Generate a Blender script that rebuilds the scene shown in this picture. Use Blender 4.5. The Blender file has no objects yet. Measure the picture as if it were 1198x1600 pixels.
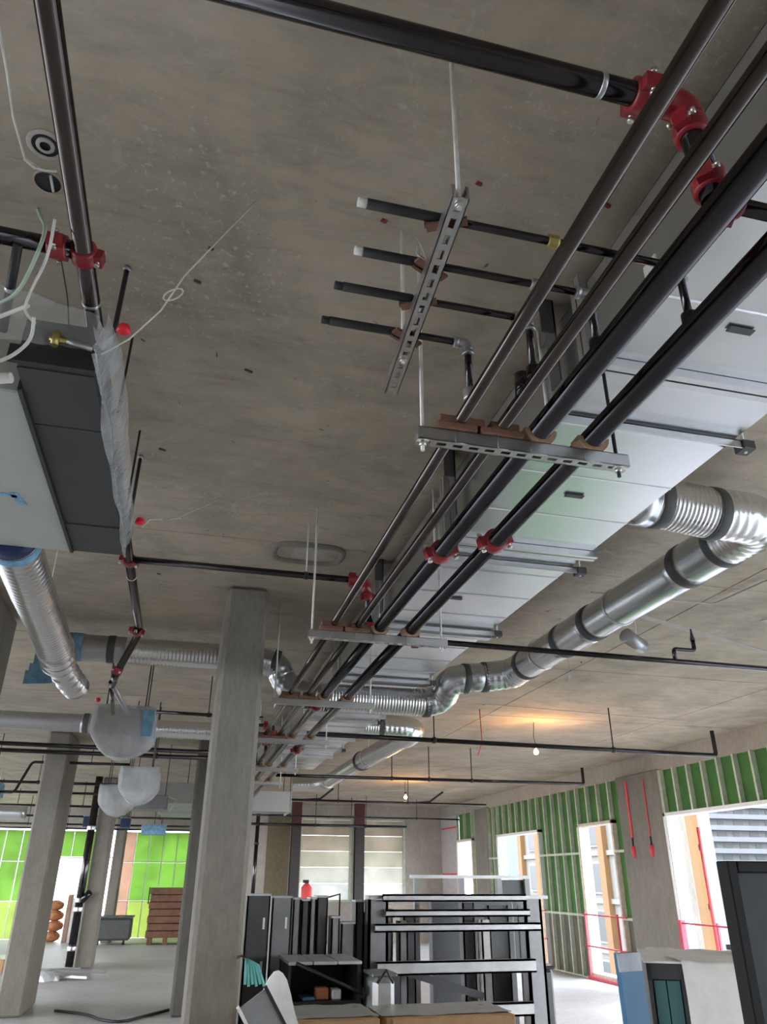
import bpy, bmesh, math, random
from mathutils import Vector, Matrix, noise

random.seed(7)
SC = bpy.context.scene
COL = SC.collection

# ------------------------------------------------------------------ camera
CAM_F, PITCH, YAW, ROLL = 1166.4, 0.45596, 0.24237, 0.00511
fw = Vector((math.sin(YAW) * math.cos(PITCH), math.cos(YAW) * math.cos(PITCH), math.sin(PITCH)))
r0 = Vector((math.cos(YAW), -math.sin(YAW), 0))
u0 = r0.cross(fw)
rt = r0 * math.cos(ROLL) + u0 * math.sin(ROLL)
up = u0 * math.cos(ROLL) - r0 * math.sin(ROLL)
cd = bpy.data.cameras.new('camera')
cd.sensor_fit = 'VERTICAL'
cd.sensor_height = 36.0
cd.lens = 36.0 * CAM_F / 1600.0
cd.clip_start = 0.02
cd.clip_end = 600
cam = bpy.data.objects.new('camera', cd)
COL.objects.link(cam)
M3 = Matrix((rt, up, -fw)).transposed()
cam.matrix_world = Matrix.Translation((0, 0, 1.6)) @ M3.to_4x4()
SC.camera = cam

# ------------------------------------------------------------------ sky, exposure
SKY = 5.0
w = bpy.data.worlds.new('World')
SC.world = w
w.use_nodes = True
nt = w.node_tree
nt.nodes.clear()
wo = nt.nodes.new('ShaderNodeOutputWorld')
bg = nt.nodes.new('ShaderNodeBackground')
tc = nt.nodes.new('ShaderNodeTexCoord')
sx = nt.nodes.new('ShaderNodeSeparateXYZ')
cr = nt.nodes.new('ShaderNodeValToRGB')
cr.color_ramp.elements[0].position = 0.0
cr.color_ramp.elements[0].color = (0.93, 0.96, 1.0, 1)
cr.color_ramp.elements[1].position = 1.0
cr.color_ramp.elements[1].color = (0.72, 0.84, 1.0, 1)
nt.links.new(tc.outputs['Generated'], sx.inputs[0])
nt.links.new(sx.outputs['Z'], cr.inputs[0])
nt.links.new(cr.outputs[0], bg.inputs[0])
bg.inputs[1].default_value = SKY
nt.links.new(bg.outputs[0], wo.inputs[0])

VS = SC.view_settings
VS.view_transform = 'Standard'
VS.look = 'None'
VS.exposure = 1.36
VS.gamma = 1.0
VS.use_curve_mapping = False


def portal(name, center, normal, sx_, sy_):
    """marks a real opening of the building so the sky through it is sampled well"""
    l = bpy.data.lights.new(name, 'AREA')
    l.shape = 'RECTANGLE'
    l.size = sx_
    l.size_y = sy_
    l.cycles.is_portal = True
    o = bpy.data.objects.new(name, l)
    COL.objects.link(o)
    o.location = center
    n = Vector(normal)
    o.rotation_euler = n.to_track_quat('-Z', 'Y').to_euler()


portal('sky_portal_right', (7.62, 9.2, 1.6), (-1, 0, 0), 3.2, 28.0)
portal('sky_portal_left', (-9.1, 12.0, 1.6), (1, 0, 0), 3.2, 28.0)
portal('sky_portal_front', (-1.0, 26.3, 1.7), (0, -1, 0), 17.0, 3.4)


# ------------------------------------------------------------------ materials
def new_mat(name):
    m = bpy.data.materials.new(name)
    m.use_nodes = True
    t = m.node_tree
    return m, t, t.nodes['Principled BSDF'], t.nodes['Material Output']


def pos_node(t, scale=(1, 1, 1), obj=False):
    mp = t.nodes.new('ShaderNodeMapping')
    mp.inputs['Scale'].default_value = scale
    if obj:
        c = t.nodes.new('ShaderNodeTexCoord')
        t.links.new(c.outputs['Object'], mp.inputs[0])
    else:
        g = t.nodes.new('ShaderNodeNewGeometry')
        t.links.new(g.outputs['Position'], mp.inputs[0])
    return mp.outputs[0]


def noise_n(t, vec, scale, detail=4, rough=0.6, dist=0.0):
    n = t.nodes.new('ShaderNodeTexNoise')
    n.inputs['Scale'].default_value = scale
    n.inputs['Detail'].default_value = detail
    n.inputs['Roughness'].default_value = rough
    n.inputs['Distortion'].default_value = dist
    t.links.new(vec, n.inputs['Vector'])
    return n.outputs[0]


def ramp(t, fac, stops):
    r = t.nodes.new('ShaderNodeValToRGB')
    e = r.color_ramp.elements
    while len(e) < len(stops):
        e.new(0.5)
    for i, (p, c) in enumerate(stops):
        e[i].position = p
        e[i].color = (*c, 1) if len(c) == 3 else c
    t.links.new(fac, r.inputs[0])
    return r.outputs[0]


def mixc(t, fac, a, b, mode='MIX'):
    m = t.nodes.new('ShaderNodeMix')
    m.data_type = 'RGBA'
    m.blend_type = mode
    for sock, v in ((m.inputs[0], fac), (m.inputs[6], a), (m.inputs[7], b)):
        if isinstance(v, (int, float)):
            sock.default_value = v
        elif isinstance(v, tuple):
            sock.default_value = (*v, 1)
        else:
            t.links.new(v, sock)
    return m.outputs[2]


def bump(t, h, strength, dist, bsdf):
    b = t.nodes.new('ShaderNodeBump')
    b.inputs['Strength'].default_value = strength
    b.inputs['Distance'].default_value = dist
    t.links.new(h, b.inputs['Height'])
    t.links.new(b.outputs[0], bsdf.inputs['Normal'])


def concrete(name, dark, mid, light, stretch=(1, 1, 1), rough=0.85, specks=True, bstr=0.25):
    m, t, b, o = new_mat(name)
    p = pos_node(t, stretch)
    p1 = pos_node(t)
    big = noise_n(t, p1, 0.55, 3, 0.55, 0.4)
    mids = noise_n(t, p, 3.0, 6, 0.65, 0.8)
    fine = noise_n(t, p, 22.0, 5, 0.7, 0.3)
    c = ramp(t, big, [(0.3, dark), (0.5, mid), (0.72, light)])
    c2 = ramp(t, mids, [(0.32, dark), (0.52, mid), (0.7, light)])
    c = mixc(t, 0.5, c, c2)
    f2 = ramp(t, fine, [(0.3, (0.78, 0.78, 0.78)), (0.6, (1.06, 1.05, 1.04))])
    c = mixc(t, 0.7, c, f2, 'MULTIPLY')
    if specks:
        sp = noise_n(t, p1, 14.0, 3, 0.6, 0.5)
        s = ramp(t, sp, [(0.0, (0, 0, 0)), (0.68, (0, 0, 0)), (0.78, (0.6, 0.6, 0.6))])
        c = mixc(t, s, c, tuple(min(1, x * 1.2) for x in light))
        sp2 = noise_n(t, p, 7.0, 2, 0.5, 0.4)
        s2 = ramp(t, sp2, [(0.0, (1, 1, 1)), (0.235, (1, 1, 1)), (0.26, (0, 0, 0))])
        c = mixc(t, s2, c, tuple(x * 0.35 for x in dark))
    t.links.new(c, b.inputs['Base Color'])
    b.inputs['Roughness'].default_value = rough
    b.inputs['Specular IOR Level'].default_value = 0.3
    bump(t, fine, bstr, 0.01, b)
    return m


def plain(name, col, rough=0.5, metal=0.0, var=0.15, scale=12, spec=0.5, coat=0.0, bstr=0.0):
    m, t, b, o = new_mat(name)
    n = noise_n(t, pos_node(t), scale, 4, 0.6, 0.3)
    c = ramp(t, n, [(0.3, tuple(x * (1 - var) for x in col)), (0.7, tuple(min(1, x * (1 + var)) for x in col))])
    t.links.new(c, b.inputs['Base Color'])
    rr = t.nodes.new('ShaderNodeMapRange')
    rr.inputs[3].default_value = max(0.02, rough - min(0.06, var * 0.3))
    rr.inputs[4].default_value = min(1, rough + min(0.06, var * 0.3))
    t.links.new(n, rr.inputs[0])
    t.links.new(rr.outputs[0], b.inputs['Roughness'])
    b.inputs['Metallic'].default_value = metal
    b.inputs['Specular IOR Level'].default_value = spec
    b.inputs['Coat Weight'].default_value = coat
    b.inputs['Coat Roughness'].default_value = 0.12
    if bstr:
        bump(t, n, bstr, 0.01, b)
    return m


def galvanised(name, col=(0.62, 0.64, 0.66), rough=0.32):
    m, t, b, o = new_mat(name)
    p = pos_node(t)
    v = t.nodes.new('ShaderNodeTexVoronoi')
    v.inputs['Scale'].default_value = 38
    t.links.new(p, v.inputs['Vector'])
    n = noise_n(t, p, 2.2, 4, 0.6, 0.5)
    c1 = ramp(t, n, [(0.3, tuple(x * 0.95 for x in col)), (0.7, tuple(min(1, x * 1.03) for x in col))])
    c = mixc(t, 0.05, c1, v.outputs['Color'], 'OVERLAY')
    hs = t.nodes.new('ShaderNodeHueSaturation')
    hs.inputs['Saturation'].default_value = 0.35
    t.links.new(c, hs.inputs['Color'])
    t.links.new(hs.outputs[0], b.inputs['Base Color'])
    rr = t.nodes.new('ShaderNodeMapRange')
    rr.inputs[3].default_value = rough - 0.01
    rr.inputs[4].default_value = rough + 0.015
    t.links.new(n, rr.inputs[0])
    t.links.new(rr.outputs[0], b.inputs['Roughness'])
    b.inputs['Metallic'].default_value = 0.95
    return m


def film(name, col=(0.9, 0.92, 0.93), clear=0.45, bstr=0.5):
    """thin creased polythene: part clear, part milky, glossy"""
    m, t, b, o = new_mat(name)
    tr = t.nodes.new('ShaderNodeBsdfTransparent')
    mx = t.nodes.new('ShaderNodeMixShader')
    n = noise_n(t, pos_node(t), 4, 3, 0.5, 0.6)
    mr = t.nodes.new('ShaderNodeMapRange')
    mr.inputs[1].default_value = 0.3
    mr.inputs[2].default_value = 0.7
    mr.inputs[3].default_value = 1 - clear - 0.10
    mr.inputs[4].default_value = min(1, 1 - clear + 0.12)
    t.links.new(n, mr.inputs[0])
    t.links.new(mr.outputs[0], mx.inputs[0])
    b.inputs['Base Color'].default_value = (*col, 1)
    b.inputs['Roughness'].default_value = 0.22
    bump(t, noise_n(t, pos_node(t, (1, 1, 0.35)), 13, 3, 0.6, 1.8), bstr, 0.03, b)
    t.links.new(tr.outputs[0], mx.inputs[1])
    t.links.new(b.outputs[0], mx.inputs[2])
    t.links.new(mx.outputs[0], o.inputs[0])
    return m


def translucent(name, col, share=0.7, rough=0.5):
    m, t, b, o = new_mat(name)
    tl = t.nodes.new('ShaderNodeBsdfTranslucent')
    n = noise_n(t, pos_node(t), 1.6, 3, 0.5, 0.3)
    c = ramp(t, n, [(0.3, tuple(x * 0.85 for x in col)), (0.7, tuple(min(1, x * 1.1) for x in col))])
    t.links.new(c, tl.inputs[0])
    t.links.new(c, b.inputs['Base Color'])
    b.inputs['Roughness'].default_value = rough
    mx = t.nodes.new('ShaderNodeMixShader')
    mx.inputs[0].default_value = share
    t.links.new(b.outputs[0], mx.inputs[1])
    t.links.new(tl.outputs[0], mx.inputs[2])
    t.links.new(mx.outputs[0], o.inputs[0])
    return m


def emitter(name, col, s):
    m, t, b, o = new_mat(name)
    b.inputs['Base Color'].default_value = (*col, 1)
    b.inputs['Emission Color'].default_value = (*col, 1)
    b.inputs['Emission Strength'].default_value = s
    return m


MAT = {}
def soffit(name):
    # board-marked slab underside: cloudy mottling, faint grain, pale splashes, pits and scratches
    m, t, b, o = new_mat(name)
    p = pos_node(t)
    ps = pos_node(t, (0.5, 1.5, 1))
    cloud = noise_n(t, p, 1.1, 6, 0.62, 0.9)
    c = ramp(t, cloud, [(0.28, (0.30, 0.258, 0.203)), (0.42, (0.385, 0.331, 0.258)), (0.55, (0.45, 0.386, 0.298)), (0.74, (0.53, 0.465, 0.375))])
    grain = noise_n(t, ps, 7.0, 8, 0.72, 0.5)
    g = ramp(t, grain, [(0.28, (0.70, 0.69, 0.68)), (0.48, (0.98, 0.98, 0.98)), (0.72, (1.14, 1.12, 1.10))])
    c = mixc(t, 0.8, c, g, 'MULTIPLY')
    area = ramp(t, noise_n(t, p, 1.7, 3, 0.5, 0.6), [(0.48, (0, 0, 0)), (0.64, (1, 1, 1))])
    sp = ramp(t, noise_n(t, p, 42.0, 3, 0.6, 0.6), [(0.58, (0, 0, 0)), (0.72, (0.75, 0.75, 0.75))])
    c = mixc(t, mixc(t, 1.0, area, sp, 'MULTIPLY'), c, (0.60, 0.56, 0.49))
    spl = ramp(t, noise_n(t, p, 3.3, 6, 0.7, 1.8), [(0.60, (0, 0, 0)), (0.76, (0.6, 0.6, 0.6))])
    c = mixc(t, spl, c, (0.58, 0.54, 0.47))
    pit = ramp(t, noise_n(t, p, 17.0, 2, 0.5, 0.7), [(0.20, (0.9, 0.9, 0.9)), (0.26, (0, 0, 0))])
    c = mixc(t, pit, c, (0.09, 0.075, 0.06))
    scr = ramp(t, noise_n(t, pos_node(t, (0.35, 3.2, 1)), 9.0, 3, 0.5, 0.3), [(0.22, (0.55, 0.55, 0.55)), (0.29, (0, 0, 0))])
    c = mixc(t, scr, c, (0.17, 0.14, 0.11))
    t.links.new(c, b.inputs['Base Color'])
    b.inputs['Roughness'].default_value = 0.85
    b.inputs['Specular IOR Level'].default_value = 0.25
    bump(t, grain, 0.3, 0.008, b)
    return m


MAT['ceiling'] = soffit('ceiling_concrete')
MAT['ceiling_plain'] = concrete('ceiling_concrete', (0.36, 0.305, 0.235), (0.46, 0.395, 0.31), (0.54, 0.47, 0.375), (0.45, 1.6, 1))
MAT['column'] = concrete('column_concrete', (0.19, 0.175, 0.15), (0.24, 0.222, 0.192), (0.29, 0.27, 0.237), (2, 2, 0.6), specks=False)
MAT['column_shaded'] = concrete('column_concrete_shaded', (0.075, 0.07, 0.062), (0.10, 0.093, 0.083), (0.13, 0.122, 0.11), (2, 2, 0.6), specks=False)  # same column concrete, with the rear column's shade painted into a darker colour
MAT['floor'] = concrete('floor_concrete', (0.44, 0.44, 0.45), (0.54, 0.54, 0.55), (0.62, 0.62, 0.63), (0.6, 1, 1), 0.55, False, 0.1)
MAT['wall'] = concrete('wall_concrete', (0.36, 0.33, 0.29), (0.44, 0.41, 0.36), (0.52, 0.48, 0.43), (1, 1, 0.5), specks=False)
MAT['pink_board'] = plain('pink_grey_board', (0.52, 0.47, 0.47), 0.8)
MAT['green'] = plain('green_sheathing', (0.055, 0.17, 0.035), 0.6, var=0.22, scale=3)
MAT['green_board'] = plain('bright_green_sheathing', (0.10, 0.42, 0.12), 0.6, var=0.1, scale=3)
MAT['green_low'] = plain('weathered_sheathing', (0.13, 0.125, 0.095), 0.75, var=0.3, scale=4)
MAT['green_lit'] = translucent('green_membrane', (0.27, 0.40, 0.14), 0.8)
MAT['green_lit_low'] = translucent('yellow_green_membrane', (0.40, 0.46, 0.19), 0.8)
MAT['salmon'] = translucent('salmon_membrane', (0.5, 0.37, 0.30), 0.7)
MAT['stud'] = plain('stud_steel', (0.55, 0.60, 0.50), 0.5, 0.1)
MAT['galv'] = galvanised('galvanised_steel')
MAT['galv_duct'] = plain('galvanised_duct', (0.66, 0.68, 0.70), 0.26, 0.95, 0.03, 1.5)
MAT['galv_dull'] = galvanised('dull_galvanised_steel', (0.45, 0.46, 0.47), 0.42)
MAT['flex'] = galvanised('foil_flex_duct', (0.72, 0.72, 0.71), 0.24)
MAT['band'] = plain('dark_duct_band', (0.085, 0.085, 0.085), 0.55, 0.2)
MAT['black_pipe'] = plain('black_steel_pipe', (0.06, 0.056, 0.06), 0.12, 0.95, 0.12, 6)
MAT['steel_pipe'] = plain('dark_steel_pipe', (0.088, 0.076, 0.07), 0.12, 0.95, 0.12, 6)
MAT['matte_black'] = plain('matte_black', (0.010, 0.010, 0.011), 0.6, spec=0.15)
MAT['black_sleeve'] = plain('black_foam_sleeve', (0.022, 0.021, 0.022), 0.62, 0.0, 0.3, 20)
MAT['black'] = plain('black_paint', (0.02, 0.02, 0.022), 0.5)
MAT['red'] = plain('red_coupling_paint', (0.27, 0.016, 0.024), 0.35, 0.0, 0.25, 30, coat=0.2)
MAT['bolt'] = plain('zinc_bolt', (0.7, 0.68, 0.62), 0.3, 0.9)
MAT['rod'] = plain('zinc_rod', (0.86, 0.85, 0.80), 0.45, 0.15)
MAT['block'] = plain('brown_insulation_block', (0.19, 0.095, 0.06), 0.8, 0, 0.25, 20)
MAT['wood'] = plain('pale_wood_saddle', (0.42, 0.27, 0.17), 0.75, 0, 0.2, 20)
MAT['fcu'] = plain('charcoal_insulation', (0.042, 0.042, 0.044), 0.62, 0, 0.2, 5)
MAT['plenum'] = plain('pale_grey_panel', (0.44, 0.46, 0.42), 0.55, 0.1, 0.08, 2)
MAT['blue_tape'] = plain('blue_tape', (0.20, 0.40, 0.58), 0.6, 0, 0.3, 14)
MAT['navy'] = plain('navy_collar', (0.012, 0.03, 0.10), 0.5)
MAT['film'] = film('clear_polythene', (0.62, 0.63, 0.62), 0.72)
MAT['film_milky'] = film('milky_polythene', (0.68, 0.69, 0.70), 0.55, 0.5)
MAT['cable'] = plain('white_cable', (0.72, 0.72, 0.66), 0.5)
MAT['cable_green'] = plain('pale_green_cable', (0.42, 0.52, 0.42), 0.5)
MAT['grey_cable'] = plain('grey_conduit', (0.48, 0.47, 0.44), 0.5)
MAT['red_flag'] = plain('red_plastic_cap', (0.85, 0.02, 0.05), 0.4)
MAT['brass'] = plain('brass', (0.55, 0.45, 0.16), 0.35, 0.8)
MAT['frame_dark'] = plain('dark_grey_frame', (0.085, 0.087, 0.093), 0.42, 0.25, 0.2, 4)
MAT['frame_mid'] = plain('mid_grey_frame', (0.28, 0.285, 0.295), 0.42, 0.3, 0.2, 4)
MAT['frame_light'] = plain('light_grey_frame', (0.56, 0.57, 0.58), 0.42, 0.35, 0.2, 4)
MAT['white'] = plain('white_paint', (0.8, 0.8, 0.8), 0.6, 0, 0.05)
MAT['foam'] = plain('off_white_foam', (0.82, 0.81, 0.77), 0.8, 0, 0.06)
MAT['grey_sheet'] = plain('grey_plastic_sheet', (0.46, 0.46, 0.43), 0.35, 0, 0.1)
MAT['card'] = plain('cardboard', (0.52, 0.33, 0.17), 0.85, 0, 0.12)
MAT['pallet'] = plain('brown_lumber', (0.15, 0.075, 0.045), 0.8, 0, 0.3, 8)
MAT['orange'] = plain('orange_sacks', (0.42, 0.17, 0.07), 0.7, 0, 0.3, 8)
MAT['bin'] = plain('dark_bin_plastic', (0.07, 0.075, 0.07), 0.6)
MAT['blue_panel'] = plain('blue_panel', (0.045, 0.15, 0.27), 0.4, 0, 0.2, 4)
MAT['teal'] = plain('teal_panel', (0.085, 0.20, 0.20), 0.45, 0, 0.12, 4)
MAT['teal_rag'] = plain('teal_strap', (0.15, 0.48, 0.46), 0.7)
MAT['rail'] = plain('red_rail_paint', (0.55, 0.06, 0.10), 0.5)
MAT['red_cord'] = plain('red_webbing', (0.75, 0.07, 0.08), 0.6)
MAT['post'] = plain('dark_steel_post', (0.045, 0.04, 0.042), 0.5)
MAT['post_red'] = plain('oxide_primer', (0.09, 0.018, 0.022), 0.55)
MAT['tan'] = plain('tan_board', (0.20, 0.165, 0.105), 0.8)
for _k, _c in enumerate(((0.66, 0.66, 0.64), (0.62, 0.615, 0.57), (0.57, 0.55, 0.48), (0.50, 0.46, 0.39), (0.42, 0.375, 0.32))):
    MAT['pane_%d' % _k] = translucent('translucent_infill_panel', _c, 0.75)
MAT['jamb'] = plain('timber_jamb', (0.70, 0.60, 0.50), 0.7)
MAT['bulb'] = emitter('glowing_bulb', (1.0, 0.62, 0.30), 40)
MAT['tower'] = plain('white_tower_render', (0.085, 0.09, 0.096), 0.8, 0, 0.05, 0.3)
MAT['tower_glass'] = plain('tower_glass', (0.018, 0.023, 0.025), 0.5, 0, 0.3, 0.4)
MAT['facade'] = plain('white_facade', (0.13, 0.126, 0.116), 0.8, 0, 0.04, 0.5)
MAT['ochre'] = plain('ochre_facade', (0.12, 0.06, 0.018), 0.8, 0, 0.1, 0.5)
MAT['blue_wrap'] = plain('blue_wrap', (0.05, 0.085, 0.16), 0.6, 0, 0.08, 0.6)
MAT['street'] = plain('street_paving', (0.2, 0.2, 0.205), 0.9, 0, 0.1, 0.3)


# ------------------------------------------------------------------ mesh helpers
def box(bm, x0, x1, y0, y1, z0, z1, bev=0.0):
    vs = [bm.verts.new((x, y, z)) for x in (x0, x1) for y in (y0, y1) for z in (z0, z1)]
    fs = [(0, 1, 3, 2), (4, 6, 7, 5), (0, 4, 5, 1), (2, 3, 7, 6), (0, 2, 6, 4), (1, 5, 7, 3)]
    faces = [bm.faces.new([vs[i] for i in f]) for f in fs]
    if bev:
        ed = list({e for f in faces for e in f.edges})
        bmesh.ops.bevel(bm, geom=ed, offset=bev, segments=1, affect='EDGES')
    return vs


def bx(*a, bev=0.0):
    bm = bmesh.new()
    box(bm, *a, bev=bev)
    return bm


def obox(bm, c, ax, ay, az, hx, hy, hz):
    """box with its own axes (unit vectors) and half sizes"""
    c, ax, ay, az = Vector(c), Vector(ax), Vector(ay), Vector(az)
    vs = [bm.verts.new(c + ax * i * hx + ay * j * hy + az * k * hz) for i in (-1, 1) for j in (-1, 1) for k in (-1, 1)]
    for f in [(0, 1, 3, 2), (4, 6, 7, 5), (0, 4, 5, 1), (2, 3, 7, 6), (0, 2, 6, 4), (1, 5, 7, 3)]:
        bm.faces.new([vs[i] for i in f])


def fillet(pts, r, n=6):
    pts = [Vector(p) for p in pts]
    out = [pts[0]]
    for i in range(1, len(pts) - 1):
        a, b, c = pts[i - 1], pts[i], pts[i + 1]
        rr = min(r, (a - b).length * 0.49, (c - b).length * 0.49)
        p0 = b + (a - b).normalized() * rr
        p2 = b + (c - b).normalized() * rr
        for k in range(n + 1):
            s = k / n
            out.append(p0 * (1 - s) ** 2 + b * 2 * s * (1 - s) + p2 * s * s)
    out.append(pts[-1])
    return out


def resample(pts, step):
    pts = [Vector(p) for p in pts]
    L = [0]
    for a, b in zip(pts, pts[1:]):
        L.append(L[-1] + (b - a).length)
    n = max(2, int(L[-1] / step) + 1)
    out, j = [], 0
    for i in range(n):
        d = L[-1] * i / (n - 1)
        while j < len(L) - 2 and L[j + 1] < d:
            j += 1
        s = (d - L[j]) / max(1e-9, L[j + 1] - L[j])
        out.append(pts[j].lerp(pts[j + 1], min(1, max(0, s))))
    return out


def tube(bm, pts, r, n=12, cap=True):
    """r: number or function of distance along the path"""
    pts = [Vector(p) for p in pts]
    rings, d = [], 0.0
    t = (pts[1] - pts[0]).normalized()
    ref = Vector((0, 0, 1)) if abs(t.z) < 0.9 else Vector((1, 0, 0))
    u = (ref - t * ref.dot(t)).normalized()
    for i, p in enumerate(pts):
        if i:
            d += (p - pts[i - 1]).length
        if i == 0:
            tt = pts[1] - pts[0]
        elif i == len(pts) - 1:
            tt = pts[-1] - pts[-2]
        else:
            tt = (pts[i + 1] - p).normalized() + (p - pts[i - 1]).normalized()
        tt = tt.normalized()
        u = (u - tt * u.dot(tt)).normalized()
        v = tt.cross(u)
        rr = r(d) if callable(r) else r
        rings.append([bm.verts.new(p + (u * math.cos(6.2831853 * k / n) + v * math.sin(6.2831853 * k / n)) * rr) for k in range(n)])
    for a, b in zip(rings, rings[1:]):
        for k in range(n):
            f = bm.faces.new((a[k], a[(k + 1) % n], b[(k + 1) % n], b[k]))
            f.smooth = True
    if cap:
        bm.faces.new(rings[0][::-1])
        bm.faces.new(rings[-1])


def tb(pts, r, n=12, cap=True):
    bm = bmesh.new()
    tube(bm, pts, r, n, cap)
    return bm


def ring(c, ax, r_out, half, r_in=None, n=24):
    """a short band round a pipe with chamfered lips"""
    c, ax = Vector(c), Vector(ax).normalized()
    bm = bmesh.new()
    rin = r_in or r_out * 0.8
    prof = [(-half, rin), (-half, r_out * 0.97), (-half * 0.7, r_out), (half * 0.7, r_out), (half, r_out * 0.97), (half, rin)]
    ref = Vector((0, 0, 1)) if abs(ax.z) < 0.9 else Vector((1, 0, 0))
    u = (ref - ax * ref.dot(ax)).normalized()
    v = ax.cross(u)
    rs = [[bm.verts.new(c + ax * h + (u * math.cos(6.2831853 * k / n) + v * math.sin(6.2831853 * k / n)) * q) for k in range(n)] for h, q in prof]
    for a, b in zip(rs, rs[1:]):
        for k in range(n):
            f = bm.faces.new((a[k], a[(k + 1) % n], b[(k + 1) % n], b[k]))
            f.smooth = True
    return bm


# ------------------------------------------------------------------ scene tree helpers
def mesh_obj(name, bm, mat, base=Vector((0, 0, 0))):
    bmesh.ops.recalc_face_normals(bm, faces=bm.faces[:])
    if base.length:
        bmesh.ops.translate(bm, verts=bm.verts[:], vec=-base)
    me = bpy.data.meshes.new(name)
    bm.to_mesh(me)
    bm.free()
    me.materials.append(MAT[mat] if isinstance(mat, str) else mat)
    o = bpy.data.objects.new(name, me)
    COL.objects.link(o)
    return o


def props(o, label=None, cat=None, group=None, kind=None):
    if label:
        o['label'] = label
    if cat:
        o['category'] = cat
    if group:
        o['group'] = group
    if kind:
        o['kind'] = kind
    return o


def T(name, label, cat, base=(0, 0, 0), group=None):
    o = bpy.data.objects.new(name, None)
    o.empty_display_size = 0.1
    COL.objects.link(o)
    o.location = base
    o['base'] = list(base)
    return props(o, label, cat, group)


def root_base(o):
    while o.parent:
        o = o.parent
    return Vector(o.location)


def P(root, name, bm, mat, label=None):
    o = mesh_obj(name, bm, mat, root_base(root))
    o.parent = root
    if label:
        o['label'] = label
    return o


def S(name, bm, mat, label, cat, base=(0, 0, 0), group=None):
    o = mesh_obj(name, bm, mat, Vector(base))
    o.location = base
    return props(o, label, cat, group)


def K(name, bm, mat, parent=None):
    o = mesh_obj(name, bm, mat)
    if parent:
        o.parent = parent
    else:
        o['kind'] = 'structure'
    return o


HC = 3.5      # ceiling height

# ================================================================== SETTING
K('floor', bx(-9.3, 7.8, -8.3, 26.4, -0.25, 0.0), 'floor')
ceil = K('ceiling', bx(-9.3, 7.8, -8.3, 26.4, HC, HC + 0.25), 'ceiling')
# formwork fins left on the slab soffit
for i, x in enumerate((-6.1, -3.66, 3.66, 6.1)):
    K('formwork_seam', bx(x - 0.006, x + 0.006, -8, 26, HC - 0.004, HC + 0.01), 'ceiling', ceil)
for i, y in enumerate((4.35, 6.8, 9.2, 11.7, 14.1, 16.5)):
    K('formwork_seam', bx(-8, 7.4, y - 0.006, y + 0.006, HC - 0.004, HC + 0.01), 'ceiling', ceil)
for x0, y0, x1, y1 in ((3.2, 5.0, 5.5, 5.9), (4.4, 4.9, 6.6, 6.1), (3.4, 8.6, 6.4, 8.9)):
    d = Vector((x1 - x0, y1 - y0, 0))
    bm = bmesh.new()
    obox(bm, ((x0 + x1) / 2, (y0 + y1) / 2, HC + 0.001), d.normalized(), Vector((-d.y, d.x, 0)).normalized(), (0, 0, 1), d.length / 2, 0.035, 0.006)
    K('patch_strip', bm, 'wall', ceil)

# ---- right wall: beam, studs, sheathing boards, rough openings
XW = 7.5
wr = K('wall_right', bx(XW - 0.02, XW + 0.3, -8.3, 23.2, 3.2, HC + 0.1), 'wall')
OPEN = [(-7.0, -4.2, 0.05), (-3.4, 0.6, 0.05), (0.7, 4.8, 0.05), (6.9, 11.3, 0.05), (13.0, 14.25, 0.1), (16.1, 18.4, 0.02)]
HEAD = 2.5


def in_open(y):
    for a, b, s in OPEN:
        if a - 0.01 < y < b + 0.01:
            return True
    return False


DONE = set()


def wall_bay(y0, y1, pitch, parent):
    n = max(1, round((y1 - y0) / pitch))
    ys = [y0 + (y1 - y0) * i / n for i in range(n + 1)]
    for i, y in enumerate(ys):
        if round(y, 3) in DONE:
            continue
        DONE.add(round(y, 3))
        op = in_open(y)
        z0 = HEAD if op and not any(abs(y - e) < 0.05 for a, b, _ in OPEN for e in (a, b)) else 0.02
        bm = bmesh.new()
        # C-section stud: web and two flanges
        box(bm, XW - 0.075, XW - 0.003, y - 0.018, y - 0.012, z0, 3.2)
        box(bm, XW - 0.078, XW - 0.072, y - 0.018, y + 0.022, z0, 3.2)
        K('stud', bm, 'stud', parent)
    for a, b in zip(ys, ys[1:]):
        m = (a + b) / 2
        jig = random.uniform(0, 0.006)
        if in_open(m):
            K('sheathing_board', bx(XW + jig, XW + 0.02, a + 0.004, b - 0.004, HEAD, 3.2), 'green', parent)
        else:
            K('sheathing_board', bx(XW + jig, XW + 0.02, a + 0.004, b - 0.004, 1.0, 3.2), 'green', parent)
            K('sheathing_board', bx(XW + jig, XW + 0.02, a + 0.004, b - 0.004, 0.02, 0.994), 'green_low', parent)
    K('floor_track', bx(XW - 0.08, XW + 0.01, y0, y1, 0, 0.02), 'stud', parent)


def segs(y0, y1):
    cuts = sorted({y0, y1, *[e for a, b, _ in OPEN for e in (a, b) if y0 < e < y1]})
    return list(zip(cuts, cuts[1:]))


for y0, y1 in ((-8.0, 5.0), (6.3, 11.35), (12.65, 19.0)):
    for a, b in segs(y0, y1):
        wall_bay(a, b, 0.37, wr)
        if not in_open((a + b) / 2):
            for z in (1.0, 2.04):
                K('strap', bx(XW - 0.086, XW - 0.078, a, b, z - 0.02, z + 0.02), 'stud', wr)
OPEN.append((20.2, 21.38, 0.75))
wall_bay(19.95, 20.2, 0.45, wr)
wall_bay(20.2, 21.38, 0.6, wr)
# concrete piers of the right wall
for y0, y1 in ((5.0, 6.3), (11.35, 12.65), (19.0, 19.9)):
    K('pier', bx(XW - 0.1, XW + 0.3, y0, y1, 0, 3.22, bev=0.015), 'column', wr)
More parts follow.
